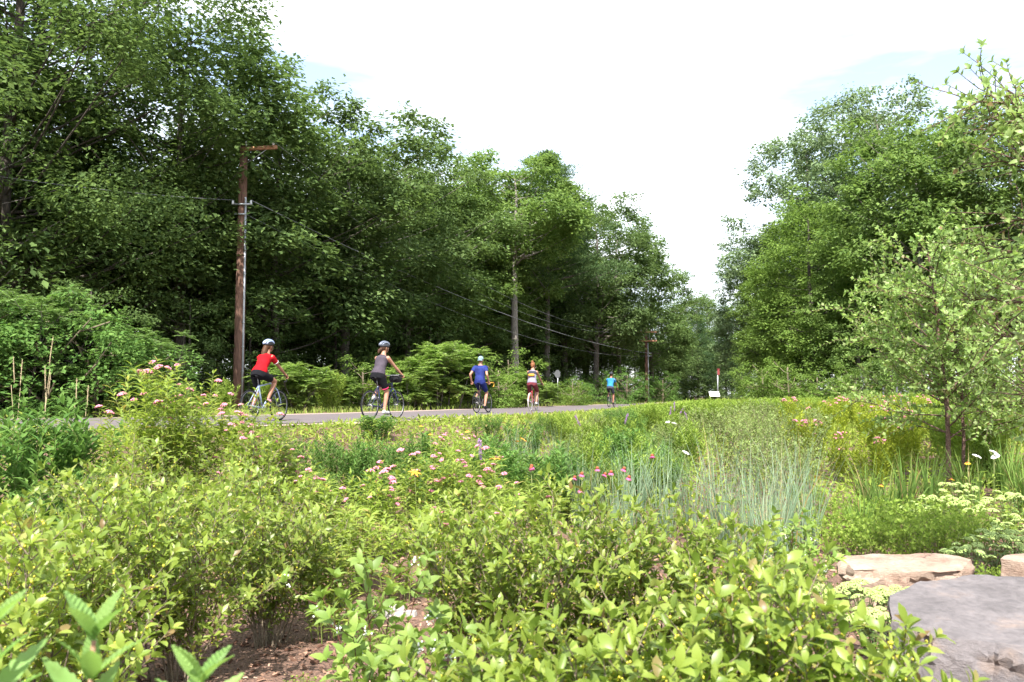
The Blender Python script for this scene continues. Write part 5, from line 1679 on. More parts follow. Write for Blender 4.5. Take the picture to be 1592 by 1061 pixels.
# farther pole with two full arms
qr, qp, qh = utility_pole(1005, 74, 7.75, 'farther utility pole with two crossarms near the end of the left wood', .17)
for zz in (qh - .35, qh - 1.15):
    MB().box([0, -.2, zz], [1.85, .11, .14]).build('crossarm', M['arm'], qr)
    for xx in (-.85, -.45, .45, .85):
        MB().tube([[xx, -.2, zz + .06], [xx, -.2, zz + .16], [xx, -.2, zz + .24]], [.02, .05, .035], 8).build('insulator', M['insul'], qr)
for sg in (-1, 1):
    MB().tube([[sg * .70, -.2, qh - .42], [sg * .70, -.2, qh - 1.1]], .018, 5).build('brace', M['steel'], qr)
    MB().tube([[sg * .25, -.2, qh - .42], [sg * .25, -.2, qh - 1.1]], .016, 5).build('brace', M['steel'], qr)
for zz in (qh - 2.25, qh - 2.5):
    MB().box([.25, -.12, zz], [.45, .07, .07]).build('bracket', M['steel'], qr)

def wire(p0, p1, sag, lab, r=.016):
    t = np.linspace(0, 1, 26)
    p0, p1 = np.array(p0), np.array(p1)
    P_ = p0 + (p1 - p0) * t[:, None]; P_[:, 2] -= sag * 4 * t * (1 - t)
    o = MB().tube(P_, r, 5).build('power_line', M['wire'])
    return tag(o, lab, 'wire', 'overhead lines')
A = lambda dx, dz: pp + np.array([dx, -.2, ph + dz])
B = lambda dx, dz: qp + np.array([dx, -.2, qh + dz])
wire(A(.38, -2.1), B(.25, -2.25), 1.0, 'bright lower wire slanting from the nearer pole bracket to the farther pole', .014)
wire(A(.2, -2.62), B(.25, -2.5), 1.5, 'lowest thin wire between the two utility poles', .007)
wire(A(1.15, .1), B(-.85, -.12), 2.1, 'top wire ending at the left end of the farther upper crossarm', .007)
wire(A(.15, .1), B(-.45, -.12), 2.5, 'wire just under the top one, reaching the upper crossarm', .007)
lp = np.array([-27.0, 12.0, 9.6])
wire(lp, A(-.28, -2.1), 1.0, 'wire leaving the nearer pole towards the upper left', .009)

# ------------------------------------------------------------------ signs and stakes
M['signback'] = simple('sign_back', (.075, .08, .085), .7, .0, .1, 10)
M['signwhite'] = simple('sign_white', (.78, .80, .82), .5)
M['signblue'] = simple('sign_blue', (.15, .30, .52), .5)
M['red'] = simple('red_paint', (.20, .035, .035), .6)
x, y, z = on_ground(867, 52)
rt_ = empty('road_sign', (x, y, z), R(-18), 'small grey road sign seen from behind, beside the far road edge', 'sign')
MB().tube([[0, 0, 0], [0, 0, 2.25]], .03, 8).build('post', M['steel'], rt_)
th = np.linspace(0, 2 * PI, 9)[:-1] + PI / 8
V = np.concatenate([np.c_[.19 * np.cos(th), np.full(8, -.045), 2.0 + .27 * np.sin(th)], np.c_[.19 * np.cos(th), np.full(8, -.033), 2.0 + .27 * np.sin(th)]])
mb = MB().add(V, [[i, (i + 1) % 8, 8 + (i + 1) % 8, 8 + i] for i in range(8)])
mb.F.append((np.array([list(range(8)), list(range(15, 7, -1))]), 0))
mb.build('panel', M['signback'], rt_, smooth=False)
x, y, z = on_ground(1110, 60)
rt_ = empty('information_board', (x, y, z), R(14), 'low white information board in the far meadow', 'sign')
MB().box([0, 0, .78], [.80, .03, .40], rot=Matrix.Rotation(-.5, 3, 'X')).build('panel', M['signwhite'], rt_, smooth=False)
MB().box([-.20, -.055, .77], [.26, .012, .09], rot=Matrix.Rotation(-.5, 3, 'X')).build('printed_block', M['signblue'], rt_, smooth=False)
for xx in (-.30, .30):
    MB().box([xx, .06, .30], [.06, .06, .75]).build('post', M['steel'], rt_, smooth=False)
x, y, z = on_ground(1115.5, 61)
rt_ = empty('marker_post', (x, y, z), 0, 'tall grey post with a small red box on top, behind the white board', 'post')
MB().tube([[0, 0, -.02], [0, 0, 2.5]], .045, 8).build('post', M['steel'], rt_)
MB().box([.05, 0, 2.40], [.16, .16, .42]).build('box', M['red'], rt_, smooth=False)
MB().box([.05, 0, 2.63], [.20, .20, .04]).build('lid', M['red'], rt_, smooth=False)
for i, (px, Y, h, lab) in enumerate(((1372, 33, 1.15, 'grey fence stake left of a pair in the right meadow'), (1393, 32, 1.2, 'grey fence stake right of a pair in the right meadow'), (1398, 24, .95, 'nearest grey fence stake in the right meadow'))):
    x, y, z = on_ground(px, Y)
    rt_ = empty('fence_stake', (x, y, z), 0, lab, 'stake', 'grey stakes in the right meadow')
    MB().box([0, 0, h / 2], [.055, .055, h + .1]).build('post', M['signback'], rt_, smooth=False)
    MB().box([0, 0, h + .055], [.07, .07, .03]).build('cap', M['signback'], rt_, smooth=False)

# ------------------------------------------------------------------ bicycles
M['tyre'] = simple('tyre_rubber', (.012, .012, .013), .9, spec=.15)
M['tyre_white'] = simple('pale_tyre', (.55, .52, .50), .7)
M['alu'] = simple('alloy', (.22, .22, .23), .45, .6)
M['black'] = simple('black_plastic', (.012, .012, .014), .6, spec=.2)
M['chain'] = simple('chain_steel', (.16, .15, .14), .4, .8)

def torus(mb, c, Rm, r, n=40, k=8, mi=0):
    a = np.linspace(0, 2 * PI, n, endpoint=False); b = np.linspace(0, 2 * PI, k, endpoint=False)
    A, B_ = np.meshgrid(a, b, indexing='ij')
    V = np.stack([(Rm + r * np.cos(B_)) * np.cos(A), r * np.sin(B_), (Rm + r * np.cos(B_)) * np.sin(A)], -1).reshape(-1, 3) + np.array(c)
    i, j = np.meshgrid(np.arange(n), np.arange(k), indexing='ij')
    F = np.stack([i * k + j, ((i + 1) % n) * k + j, ((i + 1) % n) * k + (j + 1) % k, i * k + (j + 1) % k], -1).reshape(-1, 4)
    return mb.add(V, F, mi)

WR = .34
BBX, BBZ = -.07, .285
REAR, FRONT = np.array([-.50, 0, WR]), np.array([.53, 0, WR])
SEAT = np.array([-.25, 0, .955])
HEAD_T, HEAD_B = np.array([.33, 0, .86]), np.array([.365, 0, .72])

def wheel(parent, c, tyre_mat):
    t = torus(MB(), [0, 0, 0], WR - .015, .016, 44, 8).build('wheel', tyre_mat, parent); t.location = tuple(c)
    torus(MB(), [0, 0, 0], WR - .038, .010, 40, 6).build('rim', M['alu'], t)
    sp = MB()
    for k in range(20):
        a = k * 2 * PI / 20; sg = .028 if k % 2 else -.028
        sp.tube([[.018 * math.cos(a + .5), sg, .018 * math.sin(a + .5)], [(WR - .045) * math.cos(a), 0, (WR - .045) * math.sin(a)]], .0016, 3, cap=False)
    sp.tube([[0, -.05, 0], [0, .05, 0]], .018, 8)
    sp.build('spokes', M['alu'], t)
    return t

def bicycle(loc, heading, frame_mat, lab, bar='drop', tape=None, crank=0.0, tyre='tyre', bag=False, bar_z=.98, fork_mat=None, grip_mat=None):
    root = empty('bicycle', loc, heading, lab, 'bicycle', 'bicycles on the road')
    wheel(root, REAR, M[tyre]); wheel(root, FRONT, M[tyre])
    bb = np.array([BBX, 0, BBZ]); st = np.array([-.215, 0, .78])
    f = MB()
    f.tube([bb, st], .017, 10); f.tube([HEAD_T + (HEAD_B - HEAD_T) * .15, st + (bb - st) * .05], .016, 10); f.tube([HEAD_B - (HEAD_B - HEAD_T) * .1, bb], .020, 10)
    f.tube([HEAD_T, HEAD_B], .023, 10)
    for sg in (-1, 1):
        f.tube([bb + [0, sg * .02, 0], REAR + [.0, sg * .065, 0]], .010, 8); f.tube([st + [0, sg * .015, -.03], REAR + [0, sg * .065, 0]], .008, 8)
    f.tube([bb + [0, -.035, 0], bb + [0, .035, 0]], .024, 10)
    f.build('frame', frame_mat, root)
    fk = MB()
    for sg in (-1, 1):
        fk.tube([HEAD_B + [0, sg * .02, 0], HEAD_B + [.03, sg * .05, -.05], FRONT + [-.015, sg * .055, .10], FRONT + [0, sg * .055, 0]], [.014, .014, .010, .009], 8)
    fk.build('fork', fork_mat or frame_mat, root)
    MB().tube([st, SEAT + [0, 0, -.03]], .013, 8).build('seat_post', M['alu'], root)
    sd = MB()
    t = np.linspace(0, 1, 9)
    V = []
    for x_, w_, z_ in zip(np.linspace(-.13, .14, 9), (.045, .07, .075, .068, .05, .032, .022, .018, .010), (.005, .01, .008, .002, 0, 0, 0, -.002, -.012)):
        for a in np.linspace(0, 2 * PI, 10, endpoint=False):
            V.append([x_, w_ * math.cos(a), z_ + .022 * math.sin(a)])
    F = [[i * 10 + j, (i + 1) * 10 + j, (i + 1) * 10 + (j + 1) % 10, i * 10 + (j + 1) % 10] for i in range(8) for j in range(10)]
    sd.add(np.array(V) + SEAT, F)
    sd.build('saddle', M['black'], root)
    hb = HEAD_T + np.array([.0, 0, 0]); top = np.array([.40, 0, bar_z])
    MB().tube([hb, hb + [-.012, 0, bar_z - .86 - .02], top], .014, 8).build('stem', M['black'], root)
    gm = tape or M['black']
    if bar == 'drop':
        h = MB()
        for sg in (-1, 1):
            h.tube([top, top + [0, sg * .17, 0], top + [.03, sg * .205, 0], top + [.09, sg * .21, -.01], top + [.115, sg * .21, -.06], top + [.085, sg * .21, -.125], top + [.01, sg * .21, -.135]], .014, 8)
        h.build('handlebar', gm, root)
        for sg in (-1, 1):
            MB().tube([top + [.085, sg * .21, .0], top + [.13, sg * .21, .03], top + [.145, sg * .21, -.04]], [.018, .017, .008], 8).build('brake_lever', M['black'], root)
    else:
        h = MB().tube([top + [-.06, .30, -.005], top + [-.01, .16, .0], top, top + [-.01, -.16, .0], top + [-.06, -.30, -.005]], .012, 8)
        h.build('handlebar', M['alu'], root)
        for sg in (-1, 1):
            MB().tube([top + [-.06, sg * .30, -.005], top + [-.035, sg * .20, 0]], .017, 8).build('grip', M['black'], root)
            MB().tube([top + [-.02, sg * .19, -.01], top + [.03, sg * .24, -.02]], [.008, .006], 6).build('brake_lever', M['black'], root)
    cr = MB()
    torus(cr, bb + [0, -.045, 0], .085, .006, 28, 6)
    for k in range(5):
        a = k * 2 * PI / 5
        cr.tube([bb + [0, -.045, 0], bb + [.083 * math.cos(a), -.045, .083 * math.sin(a)]], .006, 5)
    cr.build('chainring', M['chain'], root)
    ch = MB()
    for zz in (.082, -.082):
        ch.tube([bb + [0, -.045, zz], REAR + [0, -.045, zz * .45]], .005, 5)
    ch.build('chain', M['chain'], root)
    MB().tube([REAR + [0, -.05, 0], REAR + [.02, -.05, -.07], REAR + [.01, -.05, -.12]], [.012, .014, .012], 6).build('derailleur', M['chain'], root)
    for sg, ca in ((-1, crank), (1, crank + PI)):
        pe = bb + np.array([.17 * math.cos(ca), sg * .06, .17 * math.sin(ca)])
        c_ = MB().tube([bb + [0, sg * .055, 0], pe], [.012, .009], 6).build('crank_arm', M['alu'], root)
        MB().box(pe + [0, sg * .055, 0], [.09, .085, .018]).build('pedal', M['black'], root)
    if bag:
        b = MB()
        V, F3, F4 = ball_np(16, 10)
        V = np.sign(V) * np.abs(V) ** .55 * np.array([.10, .15, .095]) + top + [.10, 0, -.075]
        o = b.n; b.V.append(V); b.n += len(V); b.F.append((F4 + o, 0)); b.F.append((F3 + o, 0))
        g = b.build('handlebar_bag', M['black'], root)
        MB().tube([top + [.02, -.12, .022], top + [.18, -.13, .022], top + [.205, 0, .022], top + [.18, .13, .022], top + [.02, .12, .022]], .006, 5).build('piping', M['alu'], g)
    return root

# ------------------------------------------------------------------ riders
def remeshed(mb, name, mat, parent, voxel=.012, smooth=4):
    me = mb.mesh('tmp')
    ob = bpy.data.objects.new('tmp', me); COL.objects.link(ob)
    m1 = ob.modifiers.new('r', 'REMESH'); m1.mode = 'VOXEL'; m1.voxel_size = voxel; m1.use_smooth_shade = True
    m2 = ob.modifiers.new('s', 'SMOOTH'); m2.iterations = smooth; m2.factor = .5
    dg = bpy.context.evaluated_depsgraph_get()
    out = bpy.data.meshes.new_from_object(ob.evaluated_get(dg))
    bpy.data.objects.remove(ob); bpy.data.meshes.remove(me)
    out.name = name
    out.materials.clear()
    for m in (mat if isinstance(mat, (list, tuple)) else [mat]): out.materials.append(m)
    out.polygons.foreach_set('use_smooth', np.ones(len(out.polygons), bool))
    return link(name, out, parent)

def capsule(mb, pts, rad, sides=14):
    """Rounded tapered limb."""
    P_ = np.array(pts, float); r = np.array(rad, float)
    # densify
    t = np.linspace(0, len(P_) - 1, (len(P_) - 1) * 4 + 1)
    i = np.minimum(t.astype(int), len(P_) - 2); f = (t - i)[:, None]
    Q = P_[i] * (1 - f) + P_[i + 1] * f; q = r[i] * (1 - f[:, 0]) + r[i + 1] * f[:, 0]
    mb.tube(Q, q, sides)
    mb.ball(P_[0], r[0], sides, 8); mb.ball(P_[-1], r[-1], sides, 8)

def loft(mb, C, W, D, axis_y=(0, 1, 0), sides=20):
    """Elliptic sections: centres C, half widths W (sideways) and half depths D."""
    C = np.array(C, float); n = len(C)
    T = nrm(np.gradient(C, axis=0)); y = np.array(axis_y, float)
    a = np.linspace(0, 2 * PI, sides, endpoint=False)
    V = []
    for k in range(n):
        yy = nrm(y - T[k] * np.dot(y, T[k])); xx = np.cross(yy, T[k])
        V.append(C[k] + np.cos(a)[:, None] * yy * W[k] + np.sin(a)[:, None] * xx * D[k])
    V = np.concatenate(V + [C[:1], C[-1:]])
    i = np.arange(n - 1)[:, None] * sides; j = np.arange(sides)[None]; j2 = (j + 1) % sides
    F4 = np.stack([i + j, i + j2, i + sides + j2, i + sides + j], -1).reshape(-1, 4)
    c0, c1 = n * sides, n * sides + 1; jj = np.arange(sides)
    F3 = np.concatenate([np.stack([np.full(sides, c0), (jj + 1) % sides, jj], -1), np.stack([np.full(sides, c1), (n - 1) * sides + jj, (n - 1) * sides + (jj + 1) % sides], -1)])
    o = mb.n; mb.V.append(V); mb.n += len(V); mb.F.append((F4 + o, 0)); mb.F.append((F3 + o, 0))

def ik(a, b, l1, l2, pole):
    a, b, pole = np.array(a, float), np.array(b, float), np.array(pole, float)
    d = b - a; L = np.linalg.norm(d); L = min(L, (l1 + l2) * .999); u = d / np.linalg.norm(d)
    x = (l1 * l1 - l2 * l2 + L * L) / (2 * L); h = math.sqrt(max(0, l1 * l1 - x * x))
    p = pole - u * np.dot(pole, u); p = nrm(p)
    return a + u * x + p * h

SKIN = simple('skin', (.34, .17, .11), .55, noise=.12, scale=14)
SKIN_TAN = simple('tanned_skin', (.25, .115, .068), .55, noise=.12, scale=14)
HAIR = simple('brown_hair', (.060, .028, .014), .55, noise=.4, scale=60, spec=.15)
HAIR_D = simple('dark_brown_hair', (.055, .028, .018), .55, noise=.4, scale=60, spec=.15)
HAIR_A = simple('auburn_hair', (.20, .085, .04), .55, noise=.4, scale=60, spec=.15)

def person(loc, heading, lab, lean, crank, hands, skin, female, shirt, shorts, hair, headgear, build=1.0, sleeve=.5, short_len=.62, head_turn=0.0, bar_z=.98, shoe=None, look_up=.0):
    root = empty('person', loc, heading, lab, 'person', 'cyclists on the road')
    B_ = build
    hipc = np.array([-.215, 0, 1.035])
    sp = np.array([math.sin(lean), 0, math.cos(lean)])
    sp2 = np.array([math.sin(lean * .75), 0, math.cos(lean * .75)])
    T = .49 * B_
    waist = hipc + sp * T * .36; chest = hipc + sp * T * .72; neck = hipc + sp * T * 1.03
    hw = .170 if female else .158
    W = np.array([hw * .86, hw, hw * .97, .128 if female else .142, .142 if female else .162, .165 if female else .185, .150, .075, .054]) * B_
    D = np.array([.10, .118, .115, .092, .102, .112, .092, .062, .052]) * B_
    C = [hipc - sp * .10, hipc - sp * .02, hipc + sp * .07, waist, chest - sp * .08, chest + sp * .05, neck - sp * .055, neck, neck + sp2 * .07]
    body = MB(); loft(body, C, W, D)
    shy = (.160 if female else .180) * B_
    bb = np.array([BBX, 0, BBZ])
    legs = {}
    for sg, ca in ((-1, crank), (1, crank + PI)):
        ped = bb + np.array([.17 * math.cos(ca), sg * .115, .17 * math.sin(ca)])
        ank = ped + np.array([-.075, 0, .105]); hip = hipc + np.array([0, sg * .092, -.035])
        kn = ik(hip, ank, .425 * B_, .415 * B_, [1, sg * .12, .3])
        toe = ped + np.array([.085, 0, .045])
        legs[sg] = (hip, kn, ank, toe, ped)
        capsule(body, [hip, hip + (kn - hip) * .5, kn, kn + (ank - kn) * .35, ank], np.array([.090, .076, .054, .053, .034]) * B_)
        capsule(body, [ank, ped + [-.10, 0, .055], ped + [.0, 0, .05], toe], [.036, .034, .036, .026])
    arms = {}
    for sg in (-1, 1):
        sh = neck - sp * .075 + np.array([0, sg * shy, 0])
        hd = np.array(hands[sg], float)
        el = ik(sh, hd, .285 * B_, .25 * B_, [-.25, sg * .55, -1.0] if lean > .15 else [-1, sg * .4, -.3])
        arms[sg] = (sh, el, hd)
        capsule(body, [sh, sh + (el - sh) * .5, el, el + (hd - el) * .35, hd], np.array([.054, .043, .036, .036, .024]) * (1.0 if female else 1.12))
    # head
    hc = neck + sp2 * .07 + np.array([.035, 0, .115 + look_up])
    rot = np.array(Matrix.Rotation(head_turn, 3, 'Z'))
    def hp(p): return hc + rot @ np.array(p, float)
    capsule(body, [neck, hp([-.005, 0, -.06])], [.052, .050])
    body.ball(hc, [.098, .076, .112], 18, 12, rot=rot)
    body.ball(hp([.035, 0, -.055]), [.062, .055, .062], 14, 10, rot=rot)          # jaw
    body.tube([hp([.085, 0, .02]), hp([.112, 0, -.018]), hp([.092, 0, -.03])], [.012, .016, .010], 8)   # nose
    for sg in (-1, 1):
        body.ball(hp([-.005, sg * .077, -.008]), [.020, .012, .032], 8, 6, rot=rot)    # ears
    bo = remeshed(body, 'body', skin, root, .0135, 4)
    # hands: palm and five curled fingers
    for sg in (-1, 1):
        sh, el, hd = arms[sg]
        fw = nrm(hd - el); hm = MB()
        side = nrm(np.cross(fw, [0, 0, 1.0])); dn = np.cross(side, fw) * (1 if np.cross(side, fw)[2] < 0 else -1)
        palm = hd + fw * .035
        hm.ball(palm, [.045, .040, .018], 10, 8, rot=np.stack([fw, side, dn], -1))
        hm.ball(hd, [.028, .026, .024], 8, 6)
        for k in range(4):
            off = side * (.030 - .020 * k); ln = (.036, .041, .039, .030)[k]
            b0 = palm + fw * .030 + off
            b1 = b0 + fw * ln * .75 + dn * ln * .35; b2 = b1 + dn * ln * .75 - fw * .006; b3 = b2 + dn * ln * .15 - fw * ln * .5
            hm.tube([b0, b1, b2, b3], [.0095, .009, .0085, .006], 7)
        inner = side * (1 if np.dot(side, [0, -sg, 0]) > 0 else -1)
        hm.tube([palm - fw * .015 + inner * .030, palm + fw * .010 + inner * .052 + dn * .012, palm + fw * .038 + inner * .052 + dn * .028], [.012, .0105, .007], 7)
        hm.build('hand', skin, bo)
    # face
    fm = MB()
    for sg in (-1, 1):
        fm.ball(hp([.084, sg * .032, .012]), [.010, .013, .009], 8, 6, rot=rot)
    fm.tube([hp([.092, -.024, -.058]), hp([.099, 0, -.060]), hp([.092, .024, -.058])], .006, 6)
    fm.build('face', HAIR_D, bo)
    # clothes
    sm = MB()
    e = .013
    loft(sm, [hipc + sp * .0, hipc + sp * .08, waist, chest - sp * .08, chest + sp * .05, neck - sp * .055, neck - sp * .005],
         [W[1] + e + .006, W[2] + e, W[3] + e + .004, W[4] + e, W[5] + e, W[6] + e * .8, .072 * B_ + e * (1 if sleeve > 0 else .2)], [D[1] + e, D[2] + e, D[3] + e + .004, D[4] + e, D[5] + e, D[6] + e, D[7] + e * .6])
    if sleeve > 0:
        for sg in (-1, 1):
            sh, el, hd = arms[sg]
            capsule(sm, [sh - [0, sg * .03, 0], sh, sh + (el - sh) * sleeve], np.array([.066, .066, .060]) * (1.0 if female else 1.12))
    else:
        for sg in (-1, 1):
            sh, el, hd = arms[sg]
            capsule(sm, [neck + [.03, sg * .055, .0], neck + [-.03, sg * .075, -.04] - sp * .04], [.022, .030])
    so = remeshed(sm, 'shirt', shirt, root, .0125, 4)
    pm = MB()
    loft(pm, [hipc - sp * .115, hipc - sp * .02, hipc + sp * .055], [W[0] + .014, W[1] + .011, W[2] + .008], [D[0] + .016, D[1] + .012, D[2] + .008])
    for sg in (-1, 1):
        hip, kn, ank, toe, ped = legs[sg]
        capsule(pm, [hip, hip + (kn - hip) * .5, hip + (kn - hip) * short_len], np.array([.104, .088, .079 if short_len < .8 else .066]) * B_)
        if short_len > 1:
            capsule(pm, [kn, kn + (ank - kn) * (short_len - 1)], np.array([.062, .058]) * B_)
    po = remeshed(pm, 'shorts', shorts, root, .0125, 3)
    for sg in (-1, 1):
        hip, kn, ank, toe, ped = legs[sg]
        s_ = MB()
        capsule(s_, [ped + [-.115, 0, .052], ped + [-.03, 0, .045], toe + [.0, 0, -.004], toe + [.03, 0, -.008]], [.040, .040, .038, .024], 12)
        capsule(s_, [ped + [-.095, 0, .06], ank + [0, 0, -.02]], [.042, .040], 12)
        remeshed(s_, 'shoe', shoe or M['black'], root, .010, 2)
    # hair and headgear
    hm = MB()
    if hair[0] == 'long':
        hm.ball(hp([-.022, 0, .015]), [.098, .084, .105], 16, 10, rot=rot)
        capsule(hm, [hp([-.085, 0, -.02]), hp([-.13, -.01, -.13]), hp([-.165, -.02, -.27]), hp([-.19, -.03, -.40]), hp([-.20, -.03, -.47])], [.060, .066, .060, .046, .018])
    elif hair[0] == 'pony':
        hm.ball(hp([-.022, 0, .010]), [.096, .083, .102], 16, 10, rot=rot)
        capsule(hm, [hp([-.10, 0, -.035]), hp([-.15, 0, -.07]), hp([-.175, 0, -.13])], [.035, .040, .018])
    elif hair[0] == 'bun':
        hm.ball(hp([-.018, 0, .022]), [.106, .086, .108], 16, 10, rot=rot)
        hm.ball(hp([-.06, 0, .135]), [.050, .050, .045], 12, 8)
        capsule(hm, [hp([-.08, 0, -.03]), hp([-.085, 0, -.07])], [.045, .03])
    else:
        hm.ball(hp([-.020, 0, .012]), [.092, .081, .098], 16, 10, rot=rot)
    remeshed(hm, 'hair', hair[1], root, .011, 3)
    def shell(rx, ry, rz, z0, cut):
        V, F = [], []
        nA, nB = 24, 8
        for i in range(nB + 1):
            b = (PI / 2 + cut) * i / nB
            for j in range(nA):
                a = 2 * PI * j / nA
                V.append(hp([rx * math.sin(b) * math.cos(a) - .008, ry * math.sin(b) * math.sin(a), z0 + rz * math.cos(b)]))
        for i in range(nB):
            for j in range(nA):
                F.append([i * nA + j, (i + 1) * nA + j, (i + 1) * nA + (j + 1) % nA, i * nA + (j + 1) % nA])
        return V, F
    if headgear and headgear[0] == 'helmet':
        V, F = shell(.128, .102, .100, .035, .05)
        he = MB().add(V, F).build('helmet', headgear[1], root)
        rb = MB()
        for k in range(-2, 3):
            yy = k * .040
            pts = []
            for b in np.linspace(-1.45, 1.35, 12):
                w_ = math.sqrt(max(0, 1 - (yy / .112) ** 2))
                pts.append(hp([.138 * math.sin(b) * w_ - .008, yy * (1 - .25 * abs(math.sin(b))), .035 + .112 * math.cos(b) * w_]))
            rb.tube(pts, [.010] + [.017] * 10 + [.010], 8)
        rb.build('rib', headgear[2], he)
        st_ = MB()
        for sg in (-1, 1):
            st_.tube([hp([.03, sg * .088, .02]), hp([.03, sg * .072, -.06]), hp([.045, sg * .02, -.105])], .005, 5)
        st_.build('chin_strap', M['black'], he)
    elif headgear and headgear[0] == 'cap':
        V, F = shell(.112, .092, .096, .028, .12)
        he = MB().add(V, F).build('cap', headgear[1], root)
        V2 = []
        for b in np.linspace(-1, 1, 9):
            for r_ in (.0, .045, .075):
                V2.append(hp([-.10 - r_ * (1 - .35 * b * b), b * .078, .012 - r_ * .45 - .012 * b * b]))
        F2 = [[i * 3 + j, (i + 1) * 3 + j, (i + 1) * 3 + j + 1, i * 3 + j + 1] for i in range(8) for j in range(2)]
        bm_ = MB().add(V2, F2).build('brim', headgear[1], he)
        md = bm_.modifiers.new('t', 'SOLIDIFY'); md.thickness = .006
    return root, dict(hp=hp, neck=neck, sp=sp, hipc=hipc, waist=waist, chest=chest, legs=legs, arms=arms, rot=rot, W=W, D=D, B=B_)

C_ = lambda n, c, r=.75: simple(n, tuple(v * .78 for v in c), .9, noise=.22, scale=9, bump=.5, spec=.12)
F_RED = C_('red_jersey', (.40, .008, .014)); F_BLACK = C_('black_lycra', (.010, .010, .013), .6); F_GREY = C_('grey_tank_top', (.075, .062, .080))
F_BLUE = C_('blue_tshirt', (.028, .042, .19)); F_NAVY = C_('navy_shorts', (.018, .028, .14)); F_LILAC = C_('lilac_top', (.27, .25, .34)); F_MAROON = C_('maroon_leggings', (.16, .035, .045))
F_SKY = C_('sky_blue_jersey', (.04, .22, .46)); F_CHAR = C_('charcoal_shorts', (.055, .055, .075)); F_PINK = C_('pink_hem', (.65, .05, .16)); F_WHITE = C_('white_panel', (.70, .70, .72))
H_WHITE = simple('white_blue_helmet', (.26, .33, .50), .3); H_DARK = simple('black_helmet', (.022, .024, .030), .3); H_GREY = simple('silver_helmet_rib', (.13, .15, .20), .3)
CAPM = C_('pale_blue_cap', (.26, .37, .42)); SHOE_W = C_('white_shoe', (.50, .50, .50)); YEL = simple('yellow_tape', (.45, .24, .02), .6)
P_WB = simple('white_blue_frame', (.30, .37, .52), .3); P_NAVY = simple('navy_frame', (.022, .030, .075), .3); P_BLK = simple('black_frame', (.025, .025, .028), .35); P_RED = simple('dark_red_frame', (.30, .03, .04), .35)

def hd_of(deg):             # heading in degrees right of straight ahead -> rotation about Z of local +X
    return R(90 - deg)
def bars(z, dx=.0, w=.21): return {-1: (.40 + dx, -w, z), 1: (.40 + dx, w, z)}

# 1: red jersey
L1 = (px_x(412, 17.8), 17.8, ROAD_Z); a1 = hd_of(19)
bicycle(L1, a1, P_WB, 'white and blue road bicycle ridden by the cyclist in red', 'drop', None, R(40), bar_z=.99)
r1, k1 = person(L1, a1, 'cyclist in a red jersey with long brown hair and a white-blue helmet', R(34), R(40), bars(1.015, .05), SKIN_TAN, True, F_RED, F_BLACK, ('long', HAIR), ('helmet', M['black'], H_WHITE), .98, .55, .60, R(-15))
pn = MB()
for sg in (-1, 1):
    sh, el, hd = k1['arms'][sg]
    pn.tube([sh + (el - sh) * .56, sh + (el - sh) * .60], .0635, 16)
pn.build('sleeve_band', F_WHITE, r1)
# 2: grey tank top
L2 = (px_x(596, 19.2), 19.2, ROAD_Z); a2 = hd_of(27)
bicycle(L2, a2, P_NAVY, 'dark navy bicycle with a black handlebar bag', 'flat', None, R(-75), bag=True, bar_z=1.03)
r2, k2 = person(L2, a2, 'cyclist in a grey tank top and black shorts with pink hems', R(24), R(-75), bars(1.065, -.03, .25), SKIN, True, F_GREY, F_BLACK, ('pony', HAIR_D), ('helmet', H_DARK, H_GREY), .99, 0, .70, R(-20), shoe=SHOE_W)
hm_ = MB()
for sg in (-1, 1):
    hip, kn, ank, toe, ped = k2['legs'][sg]
    hm_.tube([hip + (kn - hip) * .70, hip + (kn - hip) * .765], [.0815, .078], 18)
hm_.build('hem', F_PINK, r2)
gl = MB()
for sg in (-1, 1):
    gl.ball(k2['hp']([.090, sg * .034, .014]), [.010, .026, .016], 10, 6, rot=k2['rot'])
    gl.tube([k2['hp']([.085, sg * .058, .016]), k2['hp']([.0, sg * .086, .012])], .004, 5)
gl.build('sunglasses', M['black'], r2)
# 3: blue T-shirt, riding with hands off the bar
L3 = (px_x(750, 27.2), 27.2, ROAD_Z); a3 = hd_of(20)
bicycle(L3, a3, P_BLK, 'black bicycle with yellow-taped handlebar', 'drop', YEL, R(-60), bar_z=1.0)
person(L3, a3, 'cyclist in a blue T-shirt and pale backwards cap with arms hanging down', R(4), R(-60), {-1: (-.16, -.29, 1.03), 1: (-.22, .29, 1.03)}, SKIN, False, F_BLUE, F_NAVY, ('short', HAIR_D), ('cap', CAPM), 1.04, .42, .72, R(10), shoe=M['black'])
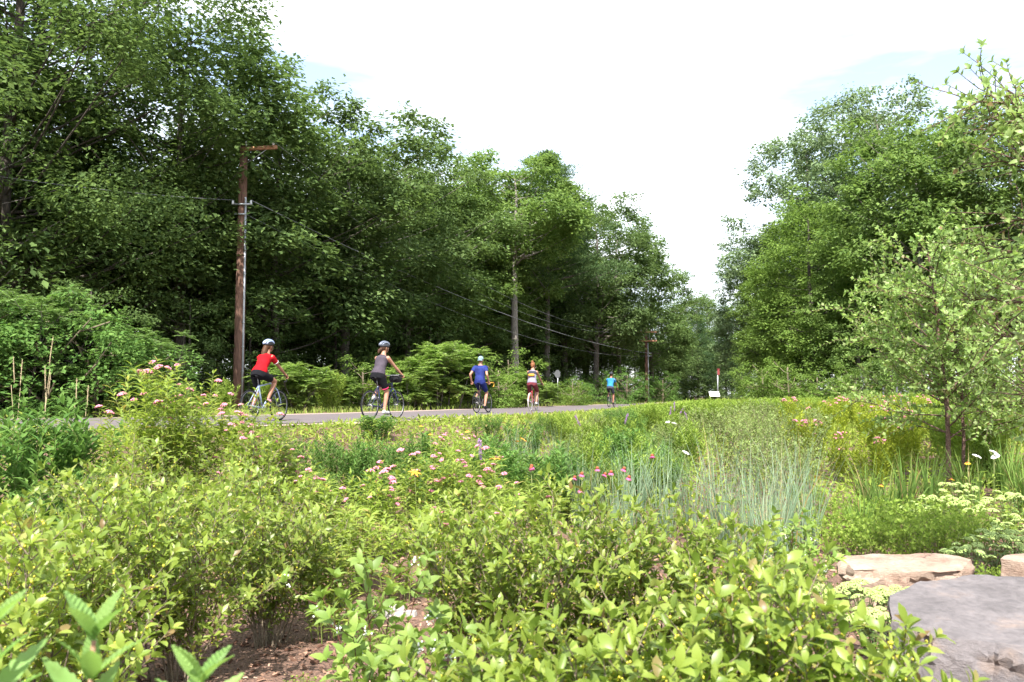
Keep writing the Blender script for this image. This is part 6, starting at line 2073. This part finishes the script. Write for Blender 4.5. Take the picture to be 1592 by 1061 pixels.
# 4: lilac top, maroon leggings, yellow pack
L4 = (px_x(829, 31.2), 31.2, ROAD_Z); a4 = hd_of(15)
bicycle(L4, a4, P_RED, 'dark red bicycle with pale tyres', 'flat', None, R(-20), 'tyre_white', bar_z=1.02)
r4, k4 = person(L4, a4, 'cyclist with a hair bun, lilac top, yellow pack and maroon leggings', R(14), R(-20), bars(1.05, -.04, .26), SKIN, True, F_LILAC, F_MAROON, ('bun', HAIR_A), None, 1.02, 0, .95, R(-8), shoe=SHOE_W)
up = MB()
e4 = .019
c4, n4, s4 = k4['chest'], k4['neck'], k4['sp']
loft(up, [c4 - s4 * .03, c4 + s4 * .05, n4 - s4 * .055], [k4['W'][4] + e4 + .012, k4['W'][5] + e4, k4['W'][6] + e4 - .004], [k4['D'][4] + e4 + .008, k4['D'][5] + e4, k4['D'][6] + e4])
remeshed(up, 'vest', F_CHAR, r4, .0125, 3)
pk = MB(); V, F3, F4 = ball_np(14, 8)
V = np.sign(V) * np.abs(V) ** .6 * np.array([.035, .125, .050]) + c4 - s4 * .05 + np.array([-.150, 0, .01])
pk.V.append(V); pk.n += len(V); pk.F.append((F4, 0)); pk.F.append((F3, 0)); pk.build('pack', YEL, r4)
# 5: sky blue jersey
L5 = (px_x(950, 43.5), 43.5, ROAD_Z); a5 = hd_of(22)
bicycle(L5, a5, P_BLK, 'dark bicycle of the farthest cyclist', 'drop', None, R(-65), bar_z=.97)
person(L5, a5, 'farthest cyclist, in a sky blue jersey and black helmet', R(22), R(-65), bars(1.0, .04), SKIN_TAN, False, F_SKY, F_CHAR, ('short', HAIR_D), ('helmet', H_DARK, H_DARK), 1.0, .5, .70, R(-5))

# ------------------------------------------------------------------ things that would share a label are told apart by their order from the left
def order_labels():
    same = {}
    for o in scene.objects:
        if o.parent is None and o.get('label'):
            same.setdefault(o['label'], []).append(o)
    nth = ['leftmost', 'second from left', 'third from left', 'fourth from left', 'fifth from left', 'sixth from left', 'seventh from left', 'eighth from left', 'ninth from left', 'tenth from left']
    for lab, obs in same.items():
        n = len(obs)
        if n < 2: continue
        obs.sort(key=lambda o: o.location.x / max(o.location.y, .1))
        for i, o in enumerate(obs):
            w = ('left one' if i == 0 else 'right one') if n == 2 else ('rightmost' if i == n - 1 else nth[min(i, 9)])
            o['label'] = lab + ', ' + w
order_labels()
